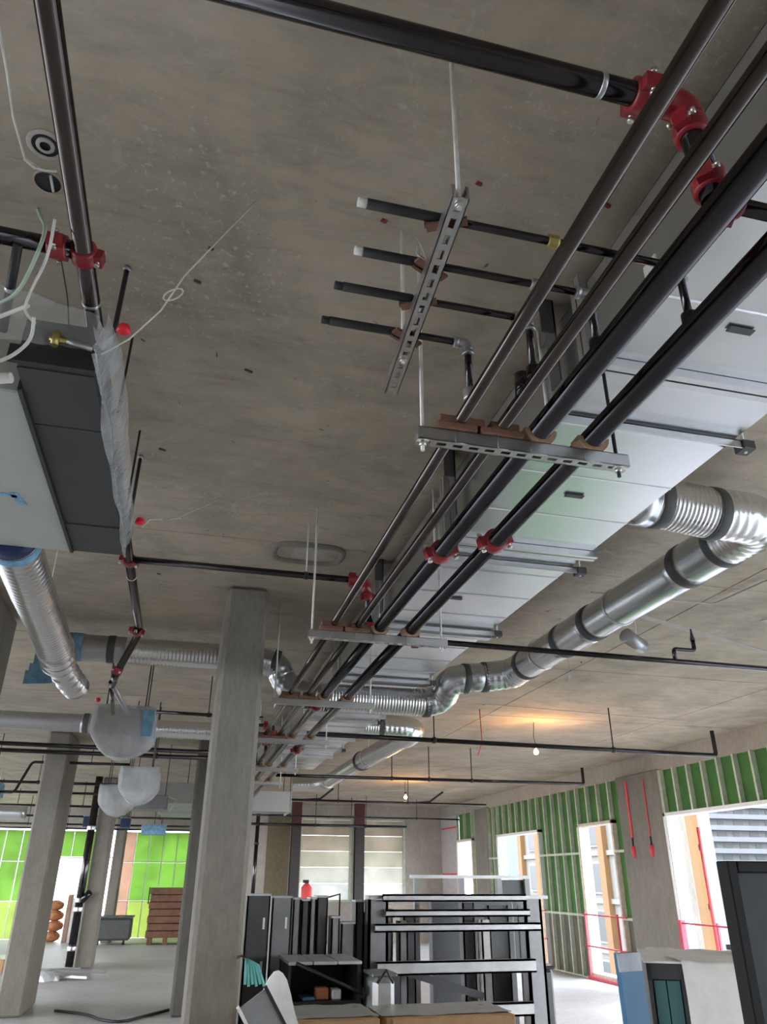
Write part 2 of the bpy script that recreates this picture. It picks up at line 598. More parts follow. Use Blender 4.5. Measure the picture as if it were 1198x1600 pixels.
# board-clad return at the far end
K('pink_board', bx(XW - 0.03, XW + 0.02, 21.45, 22.9, 1.72, 3.2), 'pink_board', wr)
K('pink_board', bx(XW - 0.03, XW + 0.02, 21.45, 22.9, 0.0, 1.70), 'pink_board', wr)
for z in (2.9, 1.71):
    K('marking_tape', bx(XW - 0.034, XW - 0.03, 21.5, 22.85, z - 0.02, z + 0.02), 'red_cord', wr)
# rough openings
for i, (a, b, s) in enumerate(OPEN):
    bm = bmesh.new()
    e = 0.05
    box(bm, XW - 0.09, XW + 0.14, a - e, a, 0.0, HEAD + e)
    box(bm, XW - 0.09, XW + 0.14, b, b + e, 0.0, HEAD + e)
    box(bm, XW - 0.09, XW + 0.14, a - e, b + e, HEAD, HEAD + e)
    box(bm, XW - 0.09, XW + 0.14, a - e, b + e, 0.0, s)
    K('window_%d' % (i + 1), bm, 'jamb' if i in (4, 6) else 'white')

# ---- back wall right portion (Y = 22.9)
YB = 22.9
wb = K('wall_back', bx(6.35, 7.8, YB, YB + 0.3, 0, HC + 0.1), 'wall')
K('wall_panel', bx(3.0, 6.35, YB, YB + 0.25, 3.15, HC + 0.1), 'wall', wb)
K('wall_panel', bx(3.0, 6.35, YB, YB + 0.25, 0, 1.0), 'wall', wb)
K('wall_panel', bx(4.77, 4.95, YB, YB + 0.25, 1.0, 3.15), 'wall', wb)
K('wall_panel', bx(3.0, 3.27, YB, YB + 0.25, 1.0, 3.15), 'wall', wb)
K('wall_panel', bx(2.35, 3.0, YB, YB + 0.25, 0, HC + 0.1), 'tan', wb)
K('wall_panel', bx(1.0, 2.35, YB, YB + 0.25, 0, HC + 0.1), 'wall', wb)
# return between the two back walls
K('wall_panel', bx(0.75, 1.0, YB, 26.3, 0, HC + 0.1), 'wall', wb)
for i, (x0, x1) in enumerate(((3.32, 4.72), (5.0, 6.3))):
    bm = bmesh.new()
    e = 0.05
    box(bm, x0 - e, x0, YB - 0.04, YB + 0.16, 1.0, 3.15)
    box(bm, x1, x1 + e, YB - 0.04, YB + 0.16, 1.0, 3.15)
    box(bm, x0, x1, YB - 0.04, YB + 0.16, 3.1, 3.15)
    box(bm, x0, x1, YB - 0.04, YB + 0.16, 1.0, 1.05)
    wn = K('window_%d' % (8 + i), bm, 'stud')
    n = 5
    for k in range(n):
        z0 = 1.05 + 2.05 * k / n
        z1 = 1.05 + 2.05 * (k + 1) / n - 0.004
        pm = bmesh.new()
        obox(pm, ((x0 + x1) / 2, YB + 0.07, (z0 + z1) / 2), (1, 0, 0), Vector((0, 1, 0.06)).normalized(), Vector((0, -0.06, 1)).normalized(), (x1 - x0) / 2, 0.008, (z1 - z0) / 2)
        K('infill_panel', pm, 'pane_%d' % k, wn)

# ---- back wall left portion (Y = 26): bright membrane panels
YL = 26.0
wl = K('wall_far', bx(-9.3, 1.0, YL, YL + 0.3, 2.9, HC + 0.1), 'wall')


def membrane(x0, x1, z0, z1, pitch, mat='green_lit'):
    n = max(1, round((x1 - x0) / pitch))
    for i in range(n):
        a = x0 + (x1 - x0) * i / n
        b = x0 + (x1 - x0) * (i + 1) / n
        for q0, q1 in ((z0, 0.95), (0.95, 2.0), (2.0, z1)):
            q0 = max(q0, z0)
            if q1 - q0 > 0.05:
                K('membrane_panel', bx(a + 0.012, b - 0.012, YL + random.uniform(0, 0.01), YL + 0.018, q0 + 0.012, q1 - 0.012), 'green_lit_low' if q0 < 0.5 and mat == 'green_lit' else mat, wl)
        K('stud', bx(a - 0.012, a + 0.012, YL - 0.05, YL - 0.005, z0, z1), 'stud', wl)
    for z in (0.95, 2.0):
        if z > z0:
            K('strap', bx(x0, x1, YL - 0.056, YL - 0.05, z - 0.012, z + 0.012), 'stud', wl)


membrane(-9.2, -3.6, 0.0, 2.85, 0.45)
membrane(-3.6, -2.62, 2.12, 2.85, 0.45)
membrane(-2.62, -2.15, 0.0, 2.85, 0.45)
membrane(-1.75, -1.3, 0.0, 2.85, 0.45, 'salmon')
membrane(-1.3, 0.75, 0.0, 2.85, 0.42)
bm = bmesh.new()
for a in (-3.64, -2.62):
    box(bm, a, a + 0.04, YL - 0.06, YL + 0.1, 0, 2.12)
box(bm, -3.6, -2.62, YL - 0.06, YL + 0.1, 2.08, 2.12)
K('door_1', bm, 'white')
bm = bmesh.new()
for a in (-2.15, -1.79):
    box(bm, a, a + 0.04, YL - 0.06, YL + 0.1, 0.0, 2.85)
box(bm, -2.11, -1.79, YL - 0.06, YL + 0.1, 2.1, 2.14)
K('window_10', bm, 'white')

# ---- left and rear walls, open bays to the daylight (outside the frame)
wleft = K('wall_left', bx(-9.3, -9.0, -8.3, 26.3, 2.9, HC + 0.1), 'wall')
for k in range(7):
    y = -8.2 + k * 5.7
    K('pier', bx(-9.3, -8.95, y, y + 0.6, 0, 2.92), 'column', wleft)
wrear = K('wall_rear', bx(-9.3, 7.8, -8.3, -8.0, 0, HC + 0.1), 'wall')
K('wall_panel', bx(-9.28, -9.0, -8.0, -2.5, 0, 2.92), 'wall', wleft)

# ---- blade columns
def column(name, label, x0, x1, y0, y1, mat='column', ztop=HC):
    return S(name, bx(x0, x1, y0, y1, 0, ztop, bev=0.028), mat, label, 'column', ((x0 + x1) / 2, (y0 + y1) / 2, 0))


column('concrete_column', 'tall grey concrete column in the middle foreground, pipes passing beside its right edge', 0.135, 0.43, 5.2, 6.1)
column('concrete_column', 'dark shadowed concrete column just behind the big middle foreground column', 0.12, 0.40, 11.6, 12.7, 'column_shaded')
column('concrete_column', 'leaning-looking grey concrete column on the left, running out of the bottom left corner', -2.02, -1.70, 12.0, 13.1)
column('concrete_column', 'concrete column at the left edge of the photo under the flexible duct', -1.9, -1.5, 5.6, 6.5)
column('concrete_column', 'concrete column left of centre with a black drain pipe strapped up its side', -1.72, -1.42, 17.7, 18.6)
column('concrete_column', 'slim far concrete column in front of the salmon panel', -1.80, -1.53, 24.3, 25.0)

# far steel posts at the back wall
for lab, x0, x1, y in (('dark steel post between the two translucent back windows, red primer at its top', 4.73, 4.99, 22.3),
                       ('dark steel post left of the translucent back windows, beside the tan board', 2.95, 3.2, 22.3)):
    t = T('steel_post', lab, 'post', ((x0 + x1) / 2, y, 0))
    bm = bmesh.new()
    box(bm, x0, x1, y - 0.12, y - 0.10, 0, 2.9)
    box(bm, x0, x1, y + 0.10, y + 0.12, 0, 2.9)
    box(bm, (x0 + x1) / 2 - 0.012, (x0 + x1) / 2 + 0.012, y - 0.1, y + 0.1, 0, 2.9)
    P(t, 'shaft', bm, 'post')
    P(t, 'post_head', bx(x0, x1, y - 0.12, y + 0.12, 2.9, HC - 0.0005), 'post_red', 'red primed top of the post')
t = T('pipe_riser', 'thin black vertical pipe against the back wall right of the middle column', 'pipe', (1.9, 21.5, 0))
P(t, 'riser', tb([(1.95, 21.6, 0), (1.95, 21.6, HC - 0.0005)], 0.05), 'black_pipe')
for z in (1.2, 2.4):
    P(t, 'clip', ring((1.95, 21.6, z), (0, 0, 1), 0.065, 0.03, 0.045), 'black')

# ================================================================== PIPES
AX, AY, AZ = Vector((1, 0, 0)), Vector((0, 1, 0)), Vector((0, 0, 1))


def coupling(root, c, ax, r, ear=None, bolts=True, half=0.024, name='coupling'):
    c, ax = Vector(c), Vector(ax).normalized()
    bm = ring(c, ax, r * 1.42, half, r * 0.96)
    e = Vector(ear).normalized() if ear else (AZ if abs(ax.z) < 0.9 else AX)
    e = (e - ax * e.dot(ax)).normalized()
    s = ax.cross(e)
    for sg in (-1, 1):
        obox(bm, c + e * sg * r * 1.62, e, s, ax, r * 0.45, r * 0.62, half * 0.85)
    o = P(root, name, bm, 'red', 'red grooved coupling')
    if bolts:
        for sg in (-1, 1):
            b = c + e * sg * r * 1.72
            L = r * 1.15
            bb = tb([b - s * L, b + s * L], r * 0.17, 8)
            tube(bb, [b + s * L * 0.75, b + s * L * 1.02], r * 0.30, 6)
            tube(bb, [b - s * L * 1.02, b - s * L * 0.75], r * 0.30, 6)
            P(o, 'bolt', bb, 'bolt')
    return o


def pipe(name, label, pts, r, mat='black_pipe', base=None, fil=None, n=16, group=None, part='tube'):
    t = T(name, label, 'pipe', base or pts[0], group)
    P(t, part, tb(fillet(pts, fil or r * 2.2), r, n), mat)
    return t


# rack of four pipes running away under the duct
PZ = 2.82
p1 = pipe('steel_pipe', 'leftmost and thinnest of the four black rack pipes running below the duct', [(0.668, -0.6, PZ), (0.668, 13.5, PZ)], 0.0185, 'steel_pipe', n=20)
p2 = pipe('steel_pipe', 'second black rack pipe from the left, running below the duct', [(0.80, -0.6, PZ), (0.80, 13.5, PZ)], 0.0195, 'steel_pipe', n=20)
p3 = pipe('steel_pipe', 'third rack pipe from the left, thick and black with red couplings', [(0.92, -0.6, PZ), (0.92, 13.5, PZ)], 0.034, n=24)
p4 = pipe('steel_pipe', 'rightmost thick black rack pipe, nearest the duct edge', [(1.095, -0.6, PZ), (1.095, 13.5, PZ)], 0.034, n=24)
coupling(p3, (0.92, 2.72, PZ), AY, 0.034, ear=(1, 0, 0.25))
coupling(p4, (1.095, 2.56, PZ), AY, 0.034, ear=(1, 0, 0.25))
coupling(p3, (0.92, 5.9, PZ), AY, 0.034, ear=(1, 0, 0.25), bolts=False)
coupling(p4, (1.095, 8.2, PZ), AY, 0.034, ear=(1, 0, 0.25), bolts=False)

# stub lines dropping onto each rack pipe
SZ = 3.035
stub_def = [
    (p1, 0.228, 1.67, 0.668, 'lowest and shortest', 'elbows down to leftmost rack pipe'),
    (p2, 0.238, 1.525, 0.80, 'third highest', 'drops to the second rack pipe'),
    (p3, 0.264, 1.39, 0.92, 'second highest', 'drops to the third rack pipe'),
    (p4, 0.240, 1.24, 1.095, 'topmost', 'ends beside the duct'),
]
for k, (tgt, xs, y, xe, nm, tail) in enumerate(stub_def):
    t = T('branch_pipe', '%s black stub pipe on slotted channel, %s' % (nm, tail), 'pipe', (xs, y, SZ))
    P(t, 'tube', tb(fillet([(xs + 0.02, y, SZ), (xe, y, SZ), (xe, y, PZ + 0.015)], 0.02), 0.0105, 12), 'black_pipe')
    P(t, 'foam_sleeve', tb([(xs + 0.022, y, SZ), (0.455, y, SZ)], 0.0128, 12), 'black_sleeve')
    P(t, 'pipe_end', tb([(xs, y, SZ), (xs + 0.022, y, SZ)], 0.0115, 12), 'foam' if k >= 2 else 'black', 'pale taped pipe end' if k >= 2 else None)
    el = tb(fillet([(xe - 0.035, y, SZ), (xe, y, SZ), (xe, y, SZ - 0.035)], 0.02), 0.015, 12)
    tube(el, [(xe - 0.045, y, SZ), (xe - 0.03, y, SZ)], 0.018, 12)
    tube(el, [(xe, y, SZ - 0.045), (xe, y, SZ - 0.03)], 0.018, 12)
    P(t, 'elbow', el, 'galv_dull')
    P(t, 'saddle_tee', ring((xe, y, PZ + (0.03 if k < 2 else 0.04)), AZ, 0.02, 0.018, 0.008), 'galv_dull' if k < 1 else 'black_pipe')
    if k >= 2:
        P(t, 'union', ring((xe - 0.16 if k == 2 else 0.74, y, SZ), AX, 0.0165, 0.014, 0.009), 'galv_dull' if k == 2 else 'brass')
P(p2, 'cleanout_cap', tb([(0.80, 1.6, PZ), (0.80, 1.6, PZ + 0.075)], 0.022, 14), 'black_pipe')

# left main
pa = pipe('steel_pipe', 'black main pipe running from the top left corner towards the bagged units', [(-0.438, -0.6, 3.15), (-0.438, 5.35, 3.15), (-0.56, 5.45, 2.86), (-0.60, 5.7, 2.84)], 0.0255, 'steel_pipe', n=20, fil=0.05)
coupling(pa, (-0.438, 1.70, 3.15), AY, 0.0255, ear=(1, 0, -0.2))
coupling(pa, (-0.438, 4.0, 3.15), AY, 0.0255, ear=(1, 0, -0.2))
coupling(pa, (-0.452, 5.28, 3.13), AY, 0.0255, ear=(1, 0, -0.2))
coupling(pa, (-0.555, 5.44, 2.885), (-0.35, 0.25, -0.9), 0.0255, ear=(0, 1, 0.2))
P(pa, 'zinc_band', ring((-0.438, 1.90, 3.15), AY, 0.0272, 0.006, 0.02), 'galv')
P(pa, 'zinc_band', ring((-0.438, 4.25, 3.15), AY, 0.0272, 0.006, 0.02), 'galv')
P(pa, 'drop_leg', tb([(-0.60, 5.6, 2.84), (-0.68, 6.9, 2.86)], 0.016, 12), 'black_pipe')
P(pa, 'drop_leg', tb([(-0.60, 5.6, 2.84), (-0.55, 6.9, 2.86)], 0.02, 12), 'galv_dull')
t = pipe('branch_pipe', 'short black branch pipe leaving the left main at its red tee', [(-1.4, 1.66, 3.15), (-0.47, 1.69, 3.15)], 0.024, 'black_pipe', n=16)
coupling(t, (-0.505, 1.69, 3.15), AX, 0.0245, ear=(0, 1, 0.3))

# cross pipe over the top of the frame
pb = pipe('steel_pipe', 'thick black pipe crossing the top of the photo to red elbows', [(-0.3, 0.90, 3.14), (0.90, 0.90, 3.14), (0.92, 0.90, 2.855)], 0.026, n=20, fil=0.05)
coupling(pb, (0.80, 0.90, 3.14), AX, 0.026, ear=(0, 1, 0.3))
coupling(pb, (0.905, 0.90, 3.06), AZ, 0.026, ear=(1, 0.6, 0))
coupling(pb, (0.92, 0.90, 2.90), AZ, 0.026, ear=(1, 0.8, 0))
P(pb, 'elbow', tb(fillet([(0.82, 0.90, 3.14), (0.905, 0.90, 3.14), (0.908, 0.90, 3.06)], 0.06), 0.0345, 16), 'red', 'red elbow fitting')
P(pb, 'zinc_band', ring((0.70, 0.90, 3.14), AX, 0.0278, 0.006, 0.02), 'galv')
t = pipe('branch_pipe', 'short black branch pipe crossing under the duct at the right edge', [(0.945, 0.93, 2.895), (1.9, 0.93, 2.895)], 0.018)
coupling(t, (0.985, 0.93, 2.895), AX, 0.021, ear=(0, 1, -0.6))

# cross pipe to the red swan-neck by the second hanger
pc = pipe('steel_pipe', 'black pipe crossing in front of the middle column top to a red elbow', [(-0.41, 3.98, 3.15), (0.88, 3.98, 3.15), (0.915, 3.98, 2.855)], 0.019, fil=0.06)
P(pc, 'elbow', tb(fillet([(0.80, 3.98, 3.15), (0.88, 3.98, 3.15), (0.888, 3.98, 3.08)], 0.05), 0.0265, 14), 'red', 'red elbow fitting')
coupling(pc, (0.80, 3.98, 3.15), AX, 0.02, bolts=False)
coupling(pc, (0.893, 3.98, 3.05), AZ, 0.02, bolts=False)
coupling(pc, (0.913, 3.98, 2.875), AZ, 0.02, bolts=False)
P(pc, 'hanger_clip', ring((0.53, 3.98, 3.15), AX, 0.023, 0.012, 0.017), 'black')
P(pc, 'hanger_rod', tb([(0.53, 3.98, 3.16), (0.53, 3.98, HC - 0.0005)], 0.004, 8), 'rod')

# sprinkler branch lines running to the right wall
def sprinkler(label, y0, x0, y1, x1, z, r, drops, end_up=None, red=False):
    d = Vector((x1 - x0, y1 - y0, 0))
    at = lambda f: Vector((x0, y0, z)) + d * f
    pts = [(x0, y0, z), (x1, y1, z)]
    if end_up:
        pts.append((x1, y1, end_up))
    t = pipe('sprinkler_pipe', label, pts, r, n=12, fil=r * 1.6)
    for f in drops:
        q = at(f)
        P(t, 'hanger_rod', tb([(q.x, q.y, z), (q.x, q.y, HC - 0.0005)], 0.008 if z < 3.05 else 0.006, 8), 'black')
        P(t, 'hanger_clip', ring((q.x, q.y, z), d, r * 1.35, 0.018, r * 0.9), 'black')
    return t


t = sprinkler('black sprinkler pipe crossing below the round duct to the right edge', 3.98, 1.13, 4.04, 4.9, 2.82, 0.0165, [])
coupling(t, (1.17, 3.98, 2.82), AX, 0.022, ear=(0, 0.3, 1), bolts=False)
bm = tb(fillet([(2.87, 4.01, 2.82), (2.87, 4.01, 2.90), (3.02, 4.01, 2.90), (3.02, 4.01, 2.97)], 0.02), 0.013, 12)
P(t, 'sprinkler_tee', bm, 'black_pipe')
P(t, 'sprinkler_head', tb([(3.02, 4.01, 2.965), (3.02, 4.01, 3.02), (3.02, 4.01, 3.04)], lambda d: 0.017 if d < 0.04 else 0.006, 12), 'black')
t2 = T('conduit_drop', 'thin pale conduit bending down from the ceiling to the sprinkler pipe', 'conduit', (3.55, 4.03, 2.82))
P(t2, 'tube', tb(fillet([(2.7, 4.62, 3.475), (3.72, 4.62, 3.475), (3.76, 4.03, 3.47), (3.72, 4.03, 2.8395)], 0.06), 0.007, 8), 'grey_cable')
sprinkler('long black sprinkler pipe across the middle distance, ending in a riser by the right wall', 8.25, 1.2, 8.45, 6.4, 3.0, 0.026, [0.28, 0.72, ], end_up=3.30)
sprinkler('thinner black sprinkler pipe one bay further back, ending at the wall beam', 12.0, 1.3, 11.75, 6.3, 3.0, 0.024, [0.36, 0.62, 0.48], end_up=3.25)
t = sprinkler('black sprinkler pipe above the far bulb, with two skewed arms', 15.9, 1.3, 15.9, 6.2, 3.0, 0.022, [0.15, 0.35, 0.65])
for x in (2.65, 4.95):
    P(t, 'arm', tb([(x - 0.35, 15.9, 3.0), (x, 15.9, 3.03), (x + 0.2, 15.6, 3.2)], 0.022, 8), 'black')
sprinkler('thin black pipe across the back wall above the translucent windows', 20.5, 1.3, 20.5, 7.2, 3.02, 0.020, [0.2, 0.5, 0.8])
sprinkler('lower black pipe bracketed in front of the back windows', 20.0, 1.3, 20.0, 5.6, 2.78, 0.032, [0.12, 0.45, 0.75])

# pipes across the left bays
sprinkler('upper black pipe of the pair crossing the left bays behind the big column', 10.45, -7.0, 10.65, 1.0, 3.1, 0.028, [0.4, 0.8])
sprinkler('lower black pipe of the pair crossing the left bays behind the big column', 10.98, -7.0, 11.05, 1.0, 3.08, 0.028, [0.42, 0.82])
sprinkler('short black pipe leaving the bagged unit towards the big column', 8.0, -0.42, 8.05, 0.7, 3.1, 0.018, [0.5])
t = pipe('refrigerant_pipe', 'black pipe bending down to the grey unit at the far left', [(-0.85, 12.2, 3.1), (-2.22, 12.3, 3.1), (-2.38, 12.3, 2.68), (-2.592, 12.3, 2.68)], 0.02, n=10, fil=0.05)
P(t, 'hanger_rod', tb([(-1.4, 12.25, 3.1), (-1.4, 12.25, HC - 0.0005)], 0.006, 6), 'black')
for i, (y, z, lab) in enumerate(((14.6, 3.05, 'nearest'), (16.4, 3.05, 'second'), (18.6, 2.98, 'third'), (20.6, 2.9, 'fourth'), (22.4, 2.82, 'fifth'), (23.6, 2.78, 'farthest'))):
    sprinkler('%s thin dark pipe crossing the far left bays near the bright green wall' % lab, y, -7.5, y, 0.6, z, 0.024, [0.2, 0.45, 0.55, 0.66, 0.75, 0.86] if i > 1 else [0.62, 0.85])

# ================================================================== HANGERS
def channel_mesh(p0, d, L, wdt=0.041, h=0.041, slot=True):
    """slotted strut channel, open upwards; p0 start at bottom centre, d along"""
    p0, d = Vector(p0), Vector(d).normalized()
    s = d.cross(AZ).normalized()
    bm = bmesh.new()
    th = 0.0025

    def bar(a, b, s0, s1, z0, z1):
        c = p0 + d * (a + b) / 2 + s * (s0 + s1) / 2 + AZ * (z0 + z1) / 2
        obox(bm, c, d, s, AZ, abs(b - a) / 2, abs(s1 - s0) / 2, abs(z1 - z0) / 2)
    hw = wdt / 2
    bar(0, L, -hw, -hw + th, 0, h)
    bar(0, L, hw - th, hw, 0, h)
    bar(0, L, -hw, -hw + 0.009, h - th, h)
    bar(0, L, hw - 0.009, hw, h - th, h)
    bar(0, L, -hw, -0.007, 0, th)
    bar(0, L, 0.007, hw, 0, th)
    pitch = 0.05
    n = int(L / pitch)
    gap = 0.029
    x = 0
    for i in range(n + 1):
        a = i * pitch - (pitch - gap) / 2
        b = a + (pitch - gap)
        bar(max(0, a), min(L, b), -0.007, 0.007, 0, th)
    return bm


def rod_mesh(x, y, z0, z1):
    bm = tb([(x, y, z0), (x, y, z1)], 0.006, 8)
    return bm


def nut_mesh(x, y, z):
    bm = tb([(x, y, z - 0.006), (x, y, z + 0.006)], 0.011, 6)
    tube(bm, [(x, y, z + 0.006), (x, y, z + 0.008)], 0.018, 12)
    return bm


ZB = 2.735   # underside of the trapeze channels
hang = [(1.77, 'nearest', 1.21), (3.80, 'second', 1.30), (5.52, 'third', 1.30), (7.3, 'fourth', 1.28), (9.4, 'fifth', 1.28), (10.9, 'farthest', 1.28)]
for i, (y, nm, x1) in enumerate(hang):
    x0 = 0.535
    t = T('trapeze_hanger', '%s slotted channel hanger on threaded rods carrying the four rack pipes' % nm, 'pipe hanger', (0.9, y, ZB), 'trapeze hangers under the pipe rack')
    if i < 3:
        P(t, 'channel', channel_mesh((x0, y, ZB), AX, x1 - x0), 'galv')
    else:
        bm = bmesh.new()
        box(bm, x0, x1, y - 0.02, y + 0.02, ZB, ZB + 0.003)
        box(bm, x0, x1, y - 0.02, y - 0.017, ZB, ZB + 0.041)
        box(bm, x0, x1, y + 0.017, y + 0.02, ZB, ZB + 0.041)
        P(t, 'channel', bm, 'galv')
    xr = x1 - 0.03
    rr = P(t, 'rod', rod_mesh(0.553, y, ZB - 0.03, HC - 0.0005), 'rod')
    P(rr, 'nut', nut_mesh(0.553, y, ZB - 0.008), 'bolt')
    rr = P(t, 'rod', rod_mesh(xr, y, ZB - 0.03, 3.09 if i == 0 else 3.1225), 'black' if i == 0 else 'rod')
    P(rr, 'nut', nut_mesh(xr, y, ZB - 0.008), 'bolt')
    zt = ZB + 0.041
    for a, b in ((0.59, 0.715), (0.725, 0.86)):
        P(t, 'insulation_block', bx(a, b, y - 0.03, y + 0.03, zt, zt + 0.05 - 0.025, bev=0.004), 'block')
    for a, b in ((0.60, 0.74), (0.76, 0.85)):
        P(t, 'insulation_block', bx(a, b, y - 0.026, y + 0.022, zt + 0.0255, zt + 0.05, bev=0.003), 'block')
    for xc in (0.92, 1.095):
        bm = bmesh.new()
        n = 10
        ra, rb = 0.035, 0.052
        vs = []
        for yy in (y - 0.025, y + 0.025):
            row = []
            for k in range(n + 1):
                a = math.pi + math.pi * k / n
                row.append((bm.verts.new((xc + ra * math.cos(a), yy, PZ + ra * math.sin(a))), bm.verts.new((xc + rb * math.cos(a), yy, max(zt, PZ + rb * math.sin(a))))))
            vs.append(row)
        for k in range(n):
            for q in (0, 1):
                bm.faces.new((vs[0][k][q], vs[0][k + 1][q], vs[1][k + 1][q], vs[1][k][q]))
            for q in (0, 1):
                bm.faces.new((vs[q][k][0], vs[q][k + 1][0], vs[q][k + 1][1], vs[q][k][1]))
        for k in (0, n):
            bm.faces.new((vs[0][k][0], vs[0][k][1], vs[1][k][1], vs[1][k][0]))
        P(t, 'pipe_saddle', bm, 'wood')
    if i < 2:
        for xc, rr_ in ((0.668, 0.019), (0.80, 0.02), (0.92, 0.035), (1.095, 0.035)):
            P(t, 'tie_wire', tb([(xc - rr_ - 0.002, y - 0.024, zt), (xc - rr_ - 0.002, y - 0.024, ZB - 0.003), (xc + rr_ * 0.4, y - 0.024, ZB - 0.003)], 0.0018, 5), 'galv_dull')

# channel carrying the four stub pipes
t = T('stub_hanger', 'slotted channel hanging askew under the four short black stub pipes', 'pipe hanger', (0.47, 1.5, 2.98))
d = Vector((0.492 - 0.455, 1.90 - 1.125, 0))
P(t, 'channel', channel_mesh((0.455, 1.125, 2.98), d, d.length), 'galv')
for x, y in ((0.456, 1.142), (0.483, 1.72)):
    o = P(t, 'rod', rod_mesh(x, y, 2.965, HC - 0.0005), 'rod')
    P(o, 'nut', nut_mesh(x, y, 2.975), 'bolt')
for k, y in enumerate((1.24, 1.39, 1.525, 1.67)):
    x = 0.455 + 0.0477 * (y - 1.125)
    bm = bmesh.new()
    a = Vector((1, 0.55 if k % 2 else -0.5, 0)).normalized()
    obox(bm, (x, y, 3.0205), a, Vector((-a.y, a.x, 0)), AZ, 0.05, 0.012, 0.0035)
    obox(bm, (x - 0.03, y + 0.012, 3.031), a, Vector((-a.y, a.x, 0)), Vector((0, 0, 1)), 0.022, 0.004, 0.012)
    P(t, 'packing_piece', bm, 'block')
o = P(t, 'tie_wire', tb([(0.43, 1.33, 3.02), (0.405, 1.31, 3.035), (0.40, 1.34, 3.05), (0.42, 1.36, 3.03), (0.44, 1.345, 3.0), (0.41, 1.30, 3.01)], 0.0015, 5), 'galv_dull')

# ================================================================== MAIN DUCT
DX0, DX1, DZ0, DZ1 = 1.135, 1.90, 3.125, 3.43
dt = T('sheet_metal_duct', 'long rectangular galvanised duct hung under the ceiling above the pipe rack', 'duct', (1.5, 4.0, DZ0))
joints = [-1.0, 0.45, 1.75, 3.22, 4.72, 6.2, 7.7, 9.2, 10.7, 12.2]
for a, b in zip(joints, joints[1:]):
    bm = bmesh.new()
    # four walls with shallow stiffening beads rolled across the underside
    n = 4
    ys = [a + (b - a) * k / n for k in range(n + 1)]
    for k in range(n):
        y0, y1 = ys[k] + 0.004, ys[k + 1] - 0.004
        vs = [bm.verts.new(v) for v in ((DX0, y0, DZ0), (DX1, y0, DZ0), (DX1, y1, DZ0), (DX0, y1, DZ0))]
        bm.faces.new(vs)
        if k < n - 1:
            yb = ys[k + 1]
            vv = [bm.verts.new(v) for v in ((DX0, yb - 0.004, DZ0), (DX1, yb - 0.004, DZ0), (DX1, yb, DZ0 - 0.005), (DX0, yb, DZ0 - 0.005), (DX1, yb + 0.004, DZ0), (DX0, yb + 0.004, DZ0))]
            bm.faces.new((vv[0], vv[1], vv[2], vv[3]))
            bm.faces.new((vv[3], vv[2], vv[4], vv[5]))
    box(bm, DX0, DX0 + 0.003, a, b, DZ0 + 0.0005, DZ1)
    box(bm, DX1 - 0.003, DX1, a, b, DZ0 + 0.0005, DZ1)
    box(bm, DX0, DX1, a, b, DZ1 - 0.003, DZ1)
    P(dt, 'duct_section', bm, 'galv_duct')
for y in joints[1:-1]:
    bm = bmesh.new()
    for yy in (y - 0.03, y + 0.004):
        box(bm, DX0 - 0.032, DX1 + 0.032, yy, yy + 0.026, DZ0 - 0.034, DZ0 - 0.002)
        box(bm, DX0 - 0.032, DX0 - 0.002, yy, yy + 0.026, DZ0 - 0.002, DZ1 + 0.03)
        box(bm, DX1 + 0.002, DX1 + 0.032, yy, yy + 0.026, DZ0 - 0.002, DZ1 + 0.03)
    P(dt, 'flange', bm, 'galv')
P(dt, 'end_plate', bx(DX0, DX1, 12.2, 12.21, DZ0, DZ1), 'galv_duct')
for x, y in ((1.52, 2.64), (1.50, 1.50), (1.45, 4.05)):
    bm = bx(x - 0.045, x + 0.045, y - 0.014, y + 0.014, DZ0 - 0.010, DZ0 - 0.003, bev=0.003)
    P(dt, 'test_plug', bm, 'band')
P(dt, 'sealant_tab', bx(DX0 - 0.004, DX0, 1.36, 1.42, 3.15, 3.21), 'foam')
for y, nm in ((0.62, 'above the top right red couplings'), (2.07, 'just beyond the nearest rack hanger'), (3.42, 'next to the red rack couplings'), (4.62, 'above the second rack hanger'), (6.1, 'above the flexible duct crossing'), (8.0, 'by the second round duct'), (10.0, 'at the far end of the duct')):
    t = T('duct_hanger', 'galvanised angle under the main duct, %s' % nm, 'duct hanger', (1.5, y, DZ0 - 0.03), 'angles carrying the main duct')
    bm = bmesh.new()
    box(bm, DX0 - 0.02, DX1 + 0.06, y - 0.02, y + 0.02, DZ0 - 0.012, DZ0 - 0.007)
    box(bm, DX0 - 0.02, DX1 + 0.06, y - 0.02, y - 0.016, DZ0 - 0.042, DZ0 - 0.007)
    P(t, 'angle', bm, 'galv')
    P(t, 'end_bracket', bx(DX1 + 0.02, DX1 + 0.075, y - 0.03, y + 0.03, DZ0 - 0.045, DZ0 - 0.006, bev=0.004), 'band')
    for x in (DX0 - 0.012, DX1 + 0.047):
        P(t, 'rod', rod_mesh(x, y, DZ0 - 0.05, HC - 0.0005), 'rod')
# dark vertical straps and brackets on the duct's left side
for y in (0.35, 1.95, 3.05, 4.5):
    bm = bmesh.new()
    box(bm, DX0 - 0.04, DX0 - 0.033, y - 0.05, y + 0.02, DZ0 + 0.02, HC + 0.002)
    box(bm, DX0 - 0.09, DX0 - 0.033, y - 0.05, y - 0.043, DZ1 - 0.08, HC + 0.002)
    S('duct_brace', bm, 'band', 'dark bent brace on the side of the main duct, %s' % {0.35: 'in the top right corner', 1.95: 'above the nearest rack hanger', 3.05: 'left of the red rack couplings', 4.5: 'near the second rack hanger'}[y], 'brace', (DX0, y, DZ0), 'braces along the duct side')

# ================================================================== ROUND DUCTS
def ribbed(r, pitch, amp):
    return lambda d: r + amp * (0.5 + 0.5 * math.cos(6.2831853 * d / pitch))


